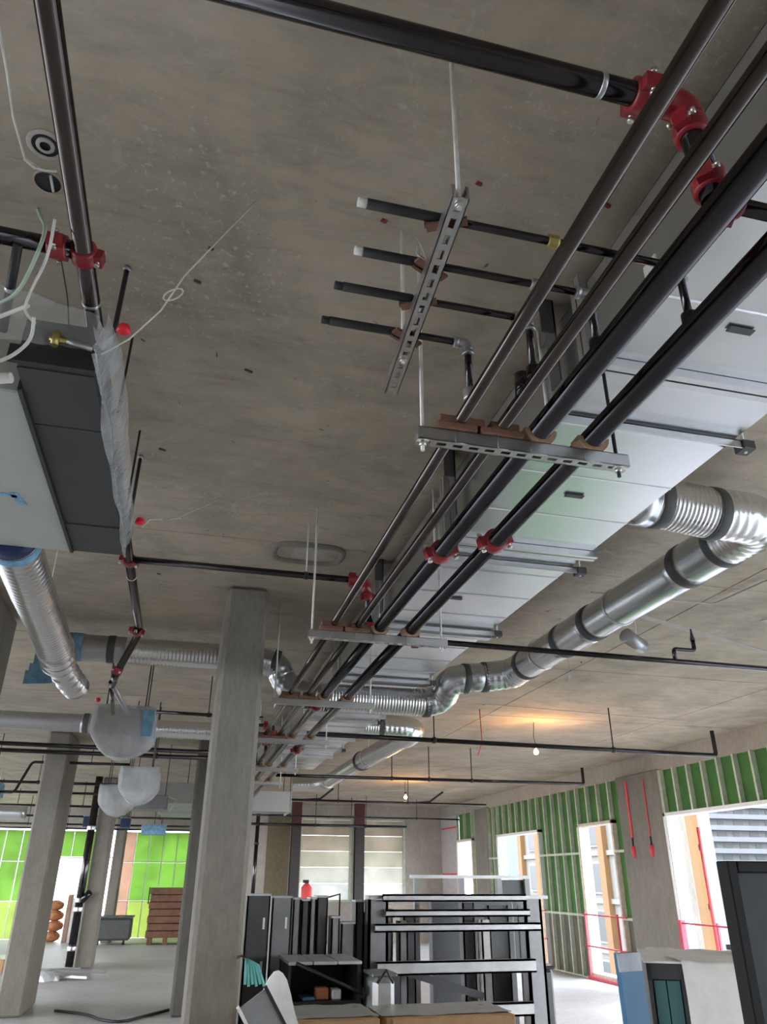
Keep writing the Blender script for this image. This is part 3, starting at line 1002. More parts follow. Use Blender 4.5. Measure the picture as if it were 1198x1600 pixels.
def round_duct(root, pts, r, name='duct_section', mat='galv_duct', pitch=None, amp=0.0, step=None, n=28, fil=0.0):
    q = fillet(pts, fil, 10) if fil else pts
    q = resample(q, step or (pitch / 4 if pitch else 0.08))
    return P(root, name, tb(q, ribbed(r, pitch, amp) if pitch else r, n), mat)


rd = T('round_duct', 'large round spiral duct leaving the main duct, turning back and running away on the right', 'duct', (2.64, 4.3, 3.2))
RZ = 3.22
round_duct(rd, [(1.915, 2.82, 3.26), (2.02, 2.82, 3.25)], 0.135, 'collar')
round_duct(rd, [(2.0, 2.82, 3.25), (2.36, 2.82, RZ)], 0.122, 'flexible_section', 'flex', 0.022, 0.006)
round_duct(rd, [(2.33, 2.82, RZ), (2.66, 2.82, RZ), (2.65, 3.12, RZ)], 0.126, 'elbow', 'flex', 0.05, 0.005, fil=0.24)
round_duct(rd, [(2.65, 3.08, RZ), (2.65, 3.45, RZ)], 0.126)
round_duct(rd, [(2.65, 3.45, RZ), (2.65, 4.55, RZ)], 0.122)
round_duct(rd, [(2.65, 4.55, RZ), (2.655, 5.0, RZ)], 0.126)
round_duct(rd, [(2.655, 5.0, RZ), (2.66, 5.75, RZ)], 0.122)
round_duct(rd, [(2.66, 5.7, RZ), (2.66, 6.02, RZ - 0.01), (2.42, 6.08, 3.18)], 0.125, 'elbow', 'galv_duct', 0.06, 0.004, fil=0.2)
round_duct(rd, [(2.46, 6.07, 3.18), (2.25, 6.12, 3.17)], 0.12)
round_duct(rd, [(2.27, 6.12, 3.17), (2.12, 6.15, 3.14), (2.10, 6.32, 3.02), (1.95, 6.345, 2.985)], 0.122, 'elbow', 'galv_duct', 0.06, 0.004, fil=0.1)
round_duct(rd, [(1.97, 6.345, 2.985), (1.02, 6.36, 2.985)], 0.113, 'flexible_section', 'flex', 0.026, 0.006)
round_duct(rd, [(1.03, 6.36, 2.985), (0.84, 6.37, 3.0), (0.70, 6.42, 3.12), (0.66, 6.40, 3.24), (0.46, 6.38, 3.28)], 0.108, 'elbow', 'galv_duct', 0.06, 0.004, fil=0.1)
round_duct(rd, [(0.48, 6.38, 3.28), (-0.62, 6.38, 3.28)], 0.105, 'flexible_section', 'flex', 0.03, 0.006)
round_duct(rd, [(-0.60, 6.38, 3.28), (-1.02, 6.38, 3.28)], 0.108, 'end_section', 'galv_dull')
for c, ax, r in (((2.06, 2.82, 3.248), AX, 0.133), ((2.36, 2.82, RZ), AX, 0.134), ((2.65, 3.12, RZ), AY, 0.134), ((2.65, 3.45, RZ), AY, 0.131), ((2.65, 4.55, RZ), AY, 0.131), ((2.655, 5.0, RZ), AY, 0.131),
                 ((2.66, 5.72, RZ), AY, 0.131), ((2.42, 6.085, 3.18), AX, 0.131), ((2.25, 6.12, 3.165), AX, 0.13), ((1.965, 6.345, 2.985), AX, 0.125), ((-0.72, 6.38, 3.28), AX, 0.114), ((0.62, 6.39, 3.26), (1, 0, -0.3), 0.115)):
    P(rd, 'band', ring(c, ax, r, 0.03, r * 0.85, 28), 'band', 'dark sealed joint band')
P(rd, 'tape_patch', ring((-1.0, 6.38, 3.28), AX, 0.116, 0.06, 0.1, 20), 'blue_tape', 'blue tape on the open end')
for y in (4.2, 5.4):
    t = T('duct_strap', 'thin wire strap holding the big round duct, %s' % ('nearer' if y < 5 else 'farther'), 'strap', (2.65, y, RZ))
    P(t, 'loop', ring((2.65, y, RZ), AY, 0.130, 0.008, 0.124, 24), 'galv')
    P(t, 'wire', tb([(2.65, y, RZ + 0.128), (2.65, y, HC - 0.0005)], 0.003, 6), 'rod')
t = T('flex_tail', 'short grey spigot hanging from the underside of the big round duct', 'duct', (2.86, 4.5, 3.1))
P(t, 'spigot', tb([(2.83, 4.46, 3.12), (2.93, 4.5, 3.08), (2.99, 4.52, 3.06)], 0.05, 16), 'galv_dull')
P(t, 'wire', tb([(2.94, 4.5, 3.12), (2.96, 4.5, HC - 0.0005)], 0.003, 6), 'rod')

rd2 = T('round_duct', 'second round duct further back, leaving the main duct and running away below the sprinkler pipe', 'duct', (2.4, 10, 3.2))
round_duct(rd2, [(1.9015, 9.0, 3.24), (2.2, 9.0, 3.24)], 0.125, 'collar', 'flex', 0.03, 0.005)
round_duct(rd2, [(2.18, 9.0, 3.24), (2.66, 9.0, 3.24), (2.64, 9.45, 3.22)], 0.14, 'elbow', 'flex', 0.06, 0.005, fil=0.28)
round_duct(rd2, [(2.64, 9.4, 3.22), (2.55, 11.6, 3.2)], 0.13)
round_duct(rd2, [(2.55, 11.6, 3.2), (2.5, 14.2, 3.18)], 0.12)
round_duct(rd2, [(2.5, 14.1, 3.18), (2.48, 14.6, 3.18), (1.9, 14.65, 3.15)], 0.125, 'elbow', 'flex', 0.06, 0.005, fil=0.3)
for c, ax in (((2.2, 9.0, 3.24), AX), ((2.55, 11.6, 3.2), AY)):
    P(rd2, 'band', ring(c, ax, 0.145, 0.03, 0.11, 24), 'band')
P(rd2, 'strap', ring((2.56, 11.2, 3.2), AY, 0.136, 0.01, 0.126, 24), 'galv')
P(rd2, 'strap_wire', tb([(2.56, 11.2, 3.33), (2.56, 11.2, HC - 0.0005)], 0.004, 6), 'rod')

# left, far: round duct either side of the bagged unit
rd3 = T('round_duct', 'grey round duct crossing the left bays behind the nearest bagged unit', 'duct', (-3, 9, 3.12))
round_duct(rd3, [(-7.0, 8.95, 3.12), (-1.15, 8.98, 3.12)], 0.095, 'duct_section', 'galv_dull')
round_duct(rd3, [(-0.45, 9.0, 3.1), (1.0, 9.0, 3.1)], 0.095, 'flexible_section', 'flex', 0.035, 0.006)
round_duct(rd3, [(-1.2, 8.98, 3.12), (-0.4, 9.0, 3.1)], 0.1, 'elbow', 'galv_dull')
P(rd3, 'band', ring((-1.15, 8.98, 3.12), AX, 0.108, 0.03, 0.09), 'band')
for x in (-4.5, -2.6, 0.75):
    P(rd3, 'strap_wire', tb([(x, 8.98, 3.2), (x, 8.98, HC - 0.0005)], 0.004, 6), 'rod')
rd4 = T('round_duct', 'pale round duct end showing at the far left above the green wall', 'duct', (-4, 17.5, 2.7))
round_duct(rd4, [(-7.5, 17.0, 2.72), (-3.0, 17.0, 2.72)], 0.13, 'duct_section', 'galv_duct')
P(rd4, 'strap_wire', tb([(-3.6, 17.0, 2.84), (-3.6, 17.0, HC - 0.0005)], 0.005, 6), 'rod')

# left: flexible duct from the plenum
fd = T('flexible_duct', 'bright foil flexible duct hanging from the pale plenum on the left', 'duct', (-0.92, 4.3, 2.97))
round_duct(fd, [(-0.885, 3.40, 2.975), (-0.91, 4.1, 2.965), (-0.935, 4.9, 2.97), (-0.94, 5.25, 2.95)], 0.105, 'flexible_section', 'flex', 0.05, 0.006)
round_duct(fd, [(-0.94, 5.2, 2.955), (-0.95, 5.5, 2.93)], 0.108, 'end_section', 'flex', 0.12, 0.012)
round_duct(fd, [(-0.95, 5.45, 2.94), (-0.91, 5.68, 2.88), (-0.86, 5.86, 2.84)], 0.085, 'loose_sleeve', 'flex', 0.09, 0.012)
P(fd, 'band', ring((-0.945, 5.34, 2.945), AY, 0.117, 0.012, 0.1, 28), 'band')
P(fd, 'collar', tb([(-0.88, 3.305, 2.975), (-0.885, 3.42, 2.975)], 0.108, 28), 'navy', 'navy blue collar')
P(fd, 'tape_patch', ring((-0.886, 3.45, 2.974), AY, 0.116, 0.03, 0.1, 28), 'blue_tape', 'blue tape round the joint')
P(fd, 'strap_wire', tb([(-0.93, 4.6, 3.07), (-0.93, 4.6, HC - 0.0005)], 0.003, 6), 'rod')
bm = bmesh.new()
random.seed(3)
for k in range(5):
    a = Vector((-1.06 - 0.03 * k, 5.95 + 0.04 * k, 3.14 - 0.045 * k))
    obox(bm, a, Vector((1, 0.2, random.uniform(-.5, .5))).normalized(), Vector((0.1, 1, 0)).normalized(), Vector((0, 0, 1)), 0.10, 0.004, 0.05)
S('blue_wrap', bm, 'blue_tape', 'torn light blue tape around the duct end by the left concrete column', 'tape', (-1.1, 6.0, 3.05))

# ================================================================== FAN COIL UNIT (left)
fc = T('fan_coil_unit', 'charcoal insulated fan coil unit hung on the left, wrapped in clear plastic', 'air unit', (-0.5, 2.6, 2.9))
P(fc, 'casing', bx(-0.60, -0.385, 1.90, 3.29, 2.90, 3.06, bev=0.006), 'fcu')
P(fc, 'cover_panel', bx(-0.598, -0.388, 1.92, 2.22, 2.8955, 2.90), 'fcu')
P(fc, 'cover_panel', bx(-0.598, -0.388, 2.226, 2.98, 2.8955, 2.90), 'fcu')
P(fc, 'cover_panel', bx(-0.598, -0.388, 2.99, 3.28, 2.893, 2.90), 'fcu')
P(fc, 'edge_strip', bx(-0.612, -0.60, 2.02, 3.29, 2.885, 3.06), 'black')
P(fc, 'end_lip', bx(-0.62, -0.385, 1.885, 1.90, 2.895, 2.95), 'black')
P(fc, 'plenum', bx(-1.25, -0.613, 2.05, 3.30, 2.895, 3.08, bev=0.005), 'plenum', 'pale grey plenum panel')
bm = bmesh.new()
obox(bm, (-0.82, 2.77, 2.8935), Vector((1, 0.15, 0)).normalized(), Vector((-0.15, 1, 0)).normalized(), AZ, 0.075, 0.012, 0.001)
obox(bm, (-0.745, 2.80, 2.8935), Vector((0.2, 1, 0)).normalized(), Vector((1, -0.2, 0)).normalized(), AZ, 0.05, 0.016, 0.001)
P(fc, 'tape_patch', bm, 'blue_tape', 'scraps of blue tape')
# plastic film gathered along the right-hand side and bunched at the near corner
bm = bmesh.new()
NU, NV = 60, 14
grid = []
for i in range(NU + 1):
    s = i / NU
    y = 1.80 + (3.30 - 1.80) * s
    row = []
    wid = 0.052 * min(1, 0.35 + s * 6) * (1 - 0.45 * s) if s < 0.93 else 0.052 * 0.55 * (1 - (s - 0.93) / 0.07 * 0.8)
    for j in range(NV + 1):
        q = j / NV
        x = -0.386 + wid * q + 0.008 * math.sin(q * 9 + 2.2 * noise.noise((s * 5, q * 3, 0)))
        z = 2.892 + 0.15 * q ** 1.4 * (1 - 0.25 * s) + 0.014 * noise.noise((s * 9, q * 6, 4)) - 0.018 * math.sin(math.pi * q)
        row.append(bm.verts.new((x, y, z)))
    grid.append(row)
for i in range(NU):
    for j in range(NV):
        bm.faces.new((grid[i][j], grid[i + 1][j], grid[i + 1][j + 1], grid[i][j + 1])).smooth = True
P(fc, 'plastic_wrap', bm, 'film_milky', 'creased clear plastic')
bm = bmesh.new()
for k in range(9):
    a = k * 0.7
    c = Vector((-0.365, 1.83, 2.93))
    d = Vector((math.cos(a) * 0.035, -0.02 + 0.02 * math.sin(a * 2), 0.05 + 0.03 * math.sin(a)))
    s = Vector((-math.sin(a), 0.2, math.cos(a) * 0.3)) * 0.018
    q = [bm.verts.new(v) for v in (c, c + d * 0.5 + s, c + d, c + d * 0.5 - s)]
    bm.faces.new(q)
P(fc, 'plastic_knot', bm, 'film_milky')
bm = bmesh.new()
grid = []
for i in range(25):
    row = []
    for j in range(7):
        s, q = i / 24, j / 6
        x = -0.95 + 0.56 * s
        y = 1.88 - 0.06 * q + 0.012 * noise.noise((s * 8, q * 4, 1))
        z = 2.96 + (0.20 - 0.12 * s) * q + 0.012 * noise.noise((s * 10, q * 4, 7))
        row.append(bm.verts.new((x, y, z)))
    grid.append(row)
for i in range(24):
    for j in range(6):
        bm.faces.new((grid[i][j], grid[i + 1][j], grid[i + 1][j + 1], grid[i][j + 1])).smooth = True
P(fc, 'plastic_flap', bm, 'film')
bm = tb([(-0.50, 1.86, 2.945), (-0.50, 1.86, 2.99)], 0.011, 12)
tube(bm, [(-0.515, 1.86, 2.965), (-0.46, 1.86, 2.965)], 0.007, 10)
P(fc, 'brass_valve', bm, 'brass', 'small brass valve')
P(fc, 'pipe_stub', tb([(-0.47, 1.86, 2.965), (-0.40, 1.87, 2.96)], 0.010, 10), 'galv_dull')
for x, y in ((-0.40, 2.5), (-0.59, 2.5), (-0.40, 3.2)):
    P(fc, 'hanger_rod', tb([(x, y, 3.05), (x, y, HC - 0.0005)], 0.005, 8), 'black')

# two black hanging rods right of the unit
for (x, y, z0, lab) in ((-0.398, 2.113, 3.05, 'black threaded rod hanging from the ceiling beside the left main pipe'), (-0.406, 3.444, 3.10, 'short black rod hanging from the ceiling right of the fan coil unit')):
    t = T('hanging_rod', lab, 'rod', (x, y, z0))
    P(t, 'shaft', tb([(x, y, z0), (x, y, HC - 0.0005)], 0.0085, 8), 'black')
    P(t, 'anchor', tb([(x, y, HC - 0.018), (x, y, HC + 0.002)], 0.014, 6), 'galv_dull')

# ================================================================== BAGGED UNITS
def bag(label, x0, x1, y0, y1, z0, z1, seed, tape=False):
    t = T('bagged_air_unit', label, 'air unit', ((x0 + x1) / 2, (y0 + y1) / 2, z0), 'plastic wrapped air units')
    P(t, 'casing', bx(x0 + 0.03, x1 - 0.03, y0 + 0.04, y1 - 0.03, z0 + 0.14, z1 - 0.02, bev=0.01), 'frame_mid')
    bm = bmesh.new()
    bmesh.ops.create_cube(bm, size=2)
    bmesh.ops.subdivide_edges(bm, edges=bm.edges[:], cuts=9, use_grid_fill=True)
    cx, cy, cz = (x0 + x1) / 2, (y0 + y1) / 2, (z0 + z1) / 2
    for v in bm.verts:
        c = v.co
        pinch = 1 - 0.03 * c.z * c.z
        if c.z < 0:
            pinch *= 1 - 0.5 * c.z * c.z
        n = noise.noise_vector((c.x * 1.7 + seed, c.y * 1.7, c.z * 1.7)) * 0.06
        f = noise.noise((c.x * 5 + seed, c.y * 5, c.z * 5)) * 0.075
        v.co = Vector((cx + (c.x * pinch + n.x + f) * (x1 - x0) / 2, cy + (c.y * pinch + n.y) * (y1 - y0) / 2, cz + (c.z - 0.18 * max(0, -c.z) * (1 - c.x * c.x) + n.z * 0.6 + f) * (z1 - z0) / 2))
    for f in bm.faces:
        f.smooth = True
    P(t, 'plastic_bag', bm, 'film_milky', 'creased milky plastic wrap')
    if tape:
        bm = bmesh.new()
        bmesh.ops.create_icosphere(bm, subdivisions=2, radius=0.022)
        bmesh.ops.translate(bm, verts=bm.verts[:], vec=(x0 + 0.02, y0 + 0.1, z1 + 0.05))
        P(t, 'safety_cap', bm, 'red_flag', 'red plastic cap')
        P(t, 'valve', tb([(x0 + 0.14, y0 + 0.03, z1 - 0.12), (x0 + 0.20, y0 + 0.03, z1 - 0.10)], 0.025, 10), 'brass')
        P(t, 'tape_patch', bx(x1 - 0.02, x1 - 0.012, y0 + 0.02, y1 - 0.05, z0 + 0.14, z1 - 0.03), 'blue_tape', 'blue tape up the side')
        P(t, 'tape_patch', bx(x1 - 0.10, x1 - 0.02, y0 - 0.005, y0 + 0.004, z0 + 0.13, z1 - 0.04), 'blue_tape')
    for sx_ in (x0 + 0.1, x1 - 0.1):
        for sy_ in (y0 + 0.1, y1 - 0.1):
            P(t, 'hanger_rod', tb([(sx_, sy_, z1 - 0.03), (sx_, sy_, HC - 0.0005)], 0.006, 6), 'black')
    return t


bag('nearest plastic wrapped unit under the left main pipe, blue tape on its right side', -0.86, -0.33, 6.95, 7.5, 2.56, 2.95, 1.0, True)
bag('second plastic wrapped unit, lower right of the nearest one', -0.76, -0.31, 9.4, 9.9, 2.38, 2.74, 5.0)
bag('third plastic wrapped unit, hanging lower left of the second', -1.13, -0.66, 11.2, 11.7, 2.36, 2.72, 9.0)
t = T('air_unit', 'small bare grey unit behind the wrapped units, with a loose white flap', 'air unit', (-0.5, 12.6, 2.6))
P(t, 'casing', bx(-0.80, -0.25, 12.6, 13.1, 2.52, 2.72, bev=0.01), 'frame_mid')
P(t, 'flap', tb([(-0.25, 12.58, 2.70), (-0.12, 12.58, 2.66), (-0.20, 12.58, 2.50)], 0.008, 6), 'white')
for x in (-0.75, -0.3):
    P(t, 'hanger_rod', tb([(x, 12.8, 2.7), (x, 12.8, HC - 0.0005)], 0.006, 6), 'black')
t = T('air_unit', 'grey box unit hung at the far left edge beside the black bent pipe', 'air unit', (-3, 12.3, 2.7))
P(t, 'casing', bx(-3.3, -2.6, 12.1, 12.7, 2.62, 2.82, bev=0.01), 'frame_mid')
P(t, 'tape_patch', bx(-2.6, -2.594, 12.12, 12.68, 2.63, 2.81), 'blue_tape')
for x in (-3.2, -2.7):
    P(t, 'hanger_rod', tb([(x, 12.4, 2.8), (x, 12.4, HC - 0.0005)], 0.006, 6), 'black')
for lab, x0, x1, y, z0, z1, mt in (('blue wrapped duct box hanging before the far right green panels', -0.98, -0.38, 21.2, 2.56, 2.78, 'blue_tape'),
                                   ('small dark blue box hanging near the black drain pipe', -2.2, -1.95, 19.5, 2.62, 2.84, 'navy'),
                                   ('dark blue box hanging between the two left far columns', -1.38, -1.18, 19.5, 2.62, 2.82, 'navy')):
    t = T('duct_box', lab, 'duct box', ((x0 + x1) / 2, y, z0))
    P(t, 'casing', bx(x0, x1, y, y + 0.5, z0, z1, bev=0.012), mt)
    P(t, 'lid', bx(x0 - 0.01, x1 + 0.01, y - 0.01, y + 0.51, z1, z1 + 0.02), 'galv_dull')
    P(t, 'hanger_rod', tb([((x0 + x1) / 2, y + 0.2, z1), ((x0 + x1) / 2, y + 0.2, HC - 0.0005)], 0.008, 6), 'black')
# silver duct stretch in the far left middle
t = T('sheet_metal_duct', 'dull silver duct run seen beyond the wrapped units, left of the dark column', 'duct', (-0.2, 15, 2.9))
for k in range(3):
    P(t, 'duct_section', bx(-0.45, 0.5, 13.6 + k * 1.3, 14.86 + k * 1.3, 2.72, 2.98, bev=0.01), 'galv_dull')
    P(t, 'flange', bx(-0.48, 0.53, 13.56 + k * 1.3, 13.60 + k * 1.3, 2.69, 3.01), 'galv')
for y in (13.9, 16.9):
    P(t, 'hanger_rod', tb([(0.02, y, 2.97), (0.02, y, HC - 0.0005)], 0.006, 6), 'black')
# equipment cluster at the far end of the rack
for k, (lab, x0, x1, y0, y1, z0, z1, mt) in enumerate((('blue-grey air handling box at the far end of the pipe rack', 0.95, 1.75, 13.6, 14.4, 2.62, 2.9, 'galv_dull'),
                                                       ('small dark valve box among the far rack pipes', 0.55, 0.85, 12.0, 12.4, 2.95, 3.15, 'frame_dark'),
                                                       ('grey junction unit tucked beside the far rack pipes', 0.52, 0.9, 9.9, 10.4, 2.98, 3.2, 'galv_dull'))):
    t = T('duct_box', lab, 'duct box', ((x0 + x1) / 2, y0, z0))
    P(t, 'casing', bx(x0, x1, y0, y1, z0, z1, bev=0.012), mt)
    if k == 0:
        P(t, 'end_panel', bx(x1, x1 + 0.015, y0 - 0.05, y1, z0 - 0.03, z1 + 0.02), 'galv')
    P(t, 'flange', bx(x0 - 0.02, x1 + 0.012, y0 - 0.02, y0, z0 - 0.02, z1 + 0.02), 'galv')
    P(t, 'hanger_rod', tb([(x0 + 0.1, y0 + 0.2, z1 - 0.02), (x0 + 0.1, y0 + 0.2, HC - 0.0005)], 0.006, 6), 'black')
    P(t, 'hanger_rod', tb([(x1 - 0.1, y0 + 0.2, z1 - 0.02), (x1 - 0.1, y0 + 0.2, HC - 0.0005)], 0.006, 6), 'black')
for k, (y, xx) in enumerate(((7.9, 0.70), (8.6, 0.64), (9.75, 0.72), (10.58, 0.62), (11.4, 0.7))):
    t = T('branch_pipe', 'dark cross branch over the far rack pipes, %s one beyond the third hanger' % ['first', 'second', 'third', 'fourth', 'fifth'][k], 'pipe', (xx, y, 2.9))
    P(t, 'tube', tb(fillet([(xx - 0.25, y, 3.0), (0.80, y, 3.0), (0.80, y, 2.835)], 0.03), 0.016, 10), 'black_pipe')
    P(t, 'hanger_rod', tb([(xx - 0.15, y, 3.0), (xx - 0.15, y, HC - 0.0005)], 0.005, 6), 'black')
    if k < 2:
        coupling(t, (0.80, y, 2.93), AZ, 0.02, bolts=False)
        coupling(t, (0.72, y, 3.0), AX, 0.02, bolts=False)

# ================================================================== STRINGS, CABLES, CEILING BITS
def wire_flag(label, pts, flag, loop, r=0.0028):
    t = T('suspension_wire', label, 'wire', pts[-1])
    P(t, 'wire', tb(pts, r, 6), 'cable')
    c, u, v, R = loop
    c, u, v = Vector(c), Vector(u), Vector(v)
    P(t, 'wire_loop', tb([c + u * R * math.cos(a * 0.5236) + v * R * math.sin(a * 0.5236) for a in range(12)] + [c + u * R], r * 0.9, 6), 'cable')
    bm = bmesh.new()
    bmesh.ops.create_uvsphere(bm, u_segments=12, v_segments=8, radius=0.019)
    for vv in bm.verts:
        vv.co.z *= 1.15 if vv.co.z > 0 else 0.8
        vv.co.x *= 1 + 0.2 * (vv.co.z < 0)
        vv.co += Vector(flag)
    for f in bm.faces:
        f.smooth = True
    P(t, 'safety_cap', bm, 'red_flag', 'bright red plastic cap')


wire_flag('slanting white wire with red cap at the near corner of the fan coil unit', [(0.01, 1.72, HC + 0.002), (-0.17, 1.74, 3.17), (-0.225, 1.80, 3.08), (-0.30, 1.83, 2.985), (-0.37, 1.85, 2.93)], (-0.315, 1.80, 2.99), ((-0.195, 1.77, 3.12), (0.8, 0, 0.6), (0, 1, 0.3), 0.032))
wire_flag('slanting white wire with red cap at the far end of the fan coil unit', [(0.02, 3.81, HC + 0.002), (-0.2, 3.5, 3.2), (-0.30, 3.28, 3.08), (-0.325, 3.26, 3.03)], (-0.312, 3.0, 2.94), ((-0.22, 3.42, 3.16), (1, 0, 0.2), (0, 1, 0.5), 0.05))
t = T('hanging_cable', 'thin beige wire hanging from the ceiling at the top left corner', 'cable', (-0.6, 1.5, 3.2))
P(t, 'wire', tb([(-0.575, 1.15, 3.25), (-0.60, 1.32, 3.31), (-0.625, 1.48, 3.36), (-0.634, 1.64, 3.405), (-0.628, 1.75, HC - 0.002)], 0.0028, 6), 'cable')
P(t, 'tail', tb([(-0.634, 1.64, 3.40), (-0.61, 1.665, 3.40), (-0.585, 1.685, 3.42), (-0.565, 1.70, 3.44)], 0.004, 6), 'cable')
CZ = 2.98
def cz(x, y, z=CZ):
    return (x, y, z)
for lab, pts, r, mt in (
        ('pale green cable looping down over the black branch pipe at the far left', [(-0.66, 1.92, HC), (-0.56, 1.66, 3.22), (-0.515, 1.60, 3.12), (-0.53, 1.62, 3.02), (-0.58, 1.72, 2.99), (-0.66, 1.80, 3.0)], 0.005, 'cable_green'),
        ('white cable forking left of the main pipe with a loose end', [(-0.49, 1.56, 3.12), (-0.50, 1.62, 3.04), (-0.545, 1.70, 3.0), (-0.575, 1.78, 2.985), (-0.55, 1.82, 2.98)], 0.004, 'cable'),
        ('short white cable curling to the left edge above the fan coil unit', [(-0.56, 1.76, 2.99), (-0.61, 1.80, 2.99), (-0.70, 1.86, 2.98), (-0.82, 1.95, 2.97)], 0.006, 'cable'),
        ('white cable drooping in an arc to the near left corner of the fan coil unit', [(-0.545, 1.78, 2.97), (-0.55, 1.83, 2.93), (-0.60, 1.86, 2.882), (-0.68, 1.90, 2.87), (-0.78, 1.95, 2.87)], 0.005, 'cable'),
        ('thin dark wire hanging behind the white cables left of the main pipe', [(-0.50, 1.70, 3.14), (-0.485, 1.84, 3.09), (-0.485, 1.92, 3.04), (-0.50, 1.93, 2.98)], 0.002, 'black'),
        ('stout white conduit stub poking in at the left edge by the fan coil unit', [(-0.62, 1.97, 2.89), (-0.72, 2.0, 2.885), (-0.90, 2.08, 2.88)], 0.016, 'cable')):
    S('hanging_cable', tb(resample(fillet(pts, 0.05), 0.015), r, 8), mt, lab, 'cable', pts[0])
t = T('black_conduit', 'black slanting conduit at the left edge below the branch pipe', 'conduit', (-0.66, 1.8, 3.0))
P(t, 'tube', tb([(-0.60, 1.68, 3.13), (-0.68, 1.98, 3.06)], 0.013, 10), 'black')
P(t, 'clip', ring((-0.64, 1.83, 3.095), Vector((-0.08, 0.3, -0.07)), 0.016, 0.006, 0.012), 'galv')
# cast-in sleeves
for lab, x, y, filled in (('round cast-in ring sleeve in the ceiling left of the main pipe', -0.60, 1.665, True), ('black open hole in the ceiling left of the main pipe, just below the ring sleeve', -0.612, 1.80, False)):
    t = T('ceiling_sleeve', lab, 'ceiling sleeve', (x, y, HC))
    P(t, 'rim', ring((x, y, HC - 0.001), AZ, 0.052 if filled else 0.044, 0.004, 0.038), 'wall' if filled else 'ceiling')
    P(t, 'hole', tb([(x, y, HC - 0.002), (x, y, HC - 0.0005)], 0.039, 20), 'black')  # flat black disc paints the shade inside the hole; slab is not cut
    if filled:
        P(t, 'inner_ring', ring((x, y, HC - 0.004), AZ, 0.026, 0.004, 0.015), 'wall')
    else:
        P(t, 'cable_stub', tb([(x + 0.012, y - 0.03, HC - 0.006), (x + 0.012, y + 0.03, HC - 0.006)], 0.004, 6), 'cable')
t = T('cast_in_box', 'rounded rectangular cast-in box flush with the ceiling above the middle column', 'ceiling box', (0.62, 4.45, HC))
bm = bmesh.new()
for q, rr in ((0.022, 0.19), ):
    pts = []
    for k in range(24):
        a = 6.2831853 * k / 24
        pts.append((0.60 + 0.22 * math.copysign(abs(math.cos(a)) ** 0.55, math.cos(a)), 4.47 + 0.15 * math.copysign(abs(math.sin(a)) ** 0.55, math.sin(a)), HC - 0.004))
    tube(bm, pts + [pts[0]], q, 6, False)
P(t, 'rim', bm, 'column')
P(t, 'cover', bx(0.50, 0.72, 4.38, 4.56, HC - 0.008, HC + 0.002, bev=0.003), 'wall')
for lab, x, y in (('small red paint mark on the ceiling right of the stub channel', 0.66, 1.48), ('small red mark on the ceiling between the rack pipe and the duct', 1.08, 1.46), ('orange-red anchor mark at the top of the stub hanger rod', 0.415, 1.69)):
    bm = tb([(x - 0.008, y, HC - 0.003), (x + 0.008, y + 0.006, HC - 0.001)], 0.007, 8)
    S('paint_mark', bm, 'red', lab, 'paint mark', (x, y, HC))
random.seed(11)
for k in range(7):
    x, y = ((-0.12, 1.95), (-0.16, 2.12), (-0.30, 3.35), (1.9, 6.3), (-0.35, 5.1), (0.06, 2.6), (3.6, 6.5))[k]
    bm = bmesh.new()
    obox(bm, (x, y, HC - 0.003), Vector((1, 0.4, 0)).normalized(), Vector((-0.4, 1, 0)).normalized(), AZ, 0.009 + 0.004 * (k % 3), 0.004, 0.004)
    S('ceiling_clip', bm, 'band', 'small dark metal clip stuck to the ceiling, %s' % ('near the upper slanting wire', 'beside the loop of the upper wire', 'by the short black rod', 'right of the far duct', 'above the left main pipe end', 'in the open middle of the slab', 'beyond the round duct')[k], 'clip', (x, y, HC))
# temporary lamps
for lab, x, y, zc in (('lit temporary bulb hanging from the ceiling above the right sprinkler pipe', 4.45, 9.5, 3.11), ('small far lit bulb near the back wall', 4.6, 16.5, 3.16)):
    t = T('hanging_bulb', lab, 'lamp', (x, y, zc))
    bm = bmesh.new()
    bmesh.ops.create_uvsphere(bm, u_segments=16, v_segments=10, radius=0.032)
    for v in bm.verts:
        v.co += Vector((x, y, zc))
    P(t, 'bulb', bm, 'bulb', 'glowing warm bulb')
    P(t, 'socket', tb([(x, y, zc + 0.04), (x, y, zc + 0.11)], 0.022, 10), 'black')
    P(t, 'cord', tb([(x, y, zc + 0.1), (x - 0.02, y, zc + 0.2), (x, y, HC - 0.0005)], 0.005, 6), 'black')
    l = bpy.data.lights.new('bulb_light', 'POINT')
    l.energy = 13
    l.color = (1.0, 0.48, 0.16)
    l.shadow_soft_size = 0.05
    lo = bpy.data.objects.new('bulb_light', l)
    COL.objects.link(lo)
    lo.location = (0, 0, 0.0)
    lo.parent = t
    lo.location = (0, -0.06, -0.05)
t = T('hanging_cable', 'thin pink string looped from the ceiling left of the lit bulb', 'cable', (3.5, 9.0, 3.2))
P(t, 'wire', tb([(3.45, 8.9, HC + 0.002), (3.46, 8.9, 3.1), (3.40, 8.9, 2.95)], 0.006, 6), 'red_cord')
t = T('hanging_cable', 'thin grey wire with a small tag dangling right of the round duct elbow', 'cable', (3.0, 5.6, 3.2))
P(t, 'wire', tb([(2.98, 5.6, HC + 0.002), (2.98, 5.6, 3.12)], 0.003, 6), 'grey_cable')
P(t, 'tag', bx(2.965, 2.995, 5.598, 5.602, 3.07, 3.12), 'grey_cable')

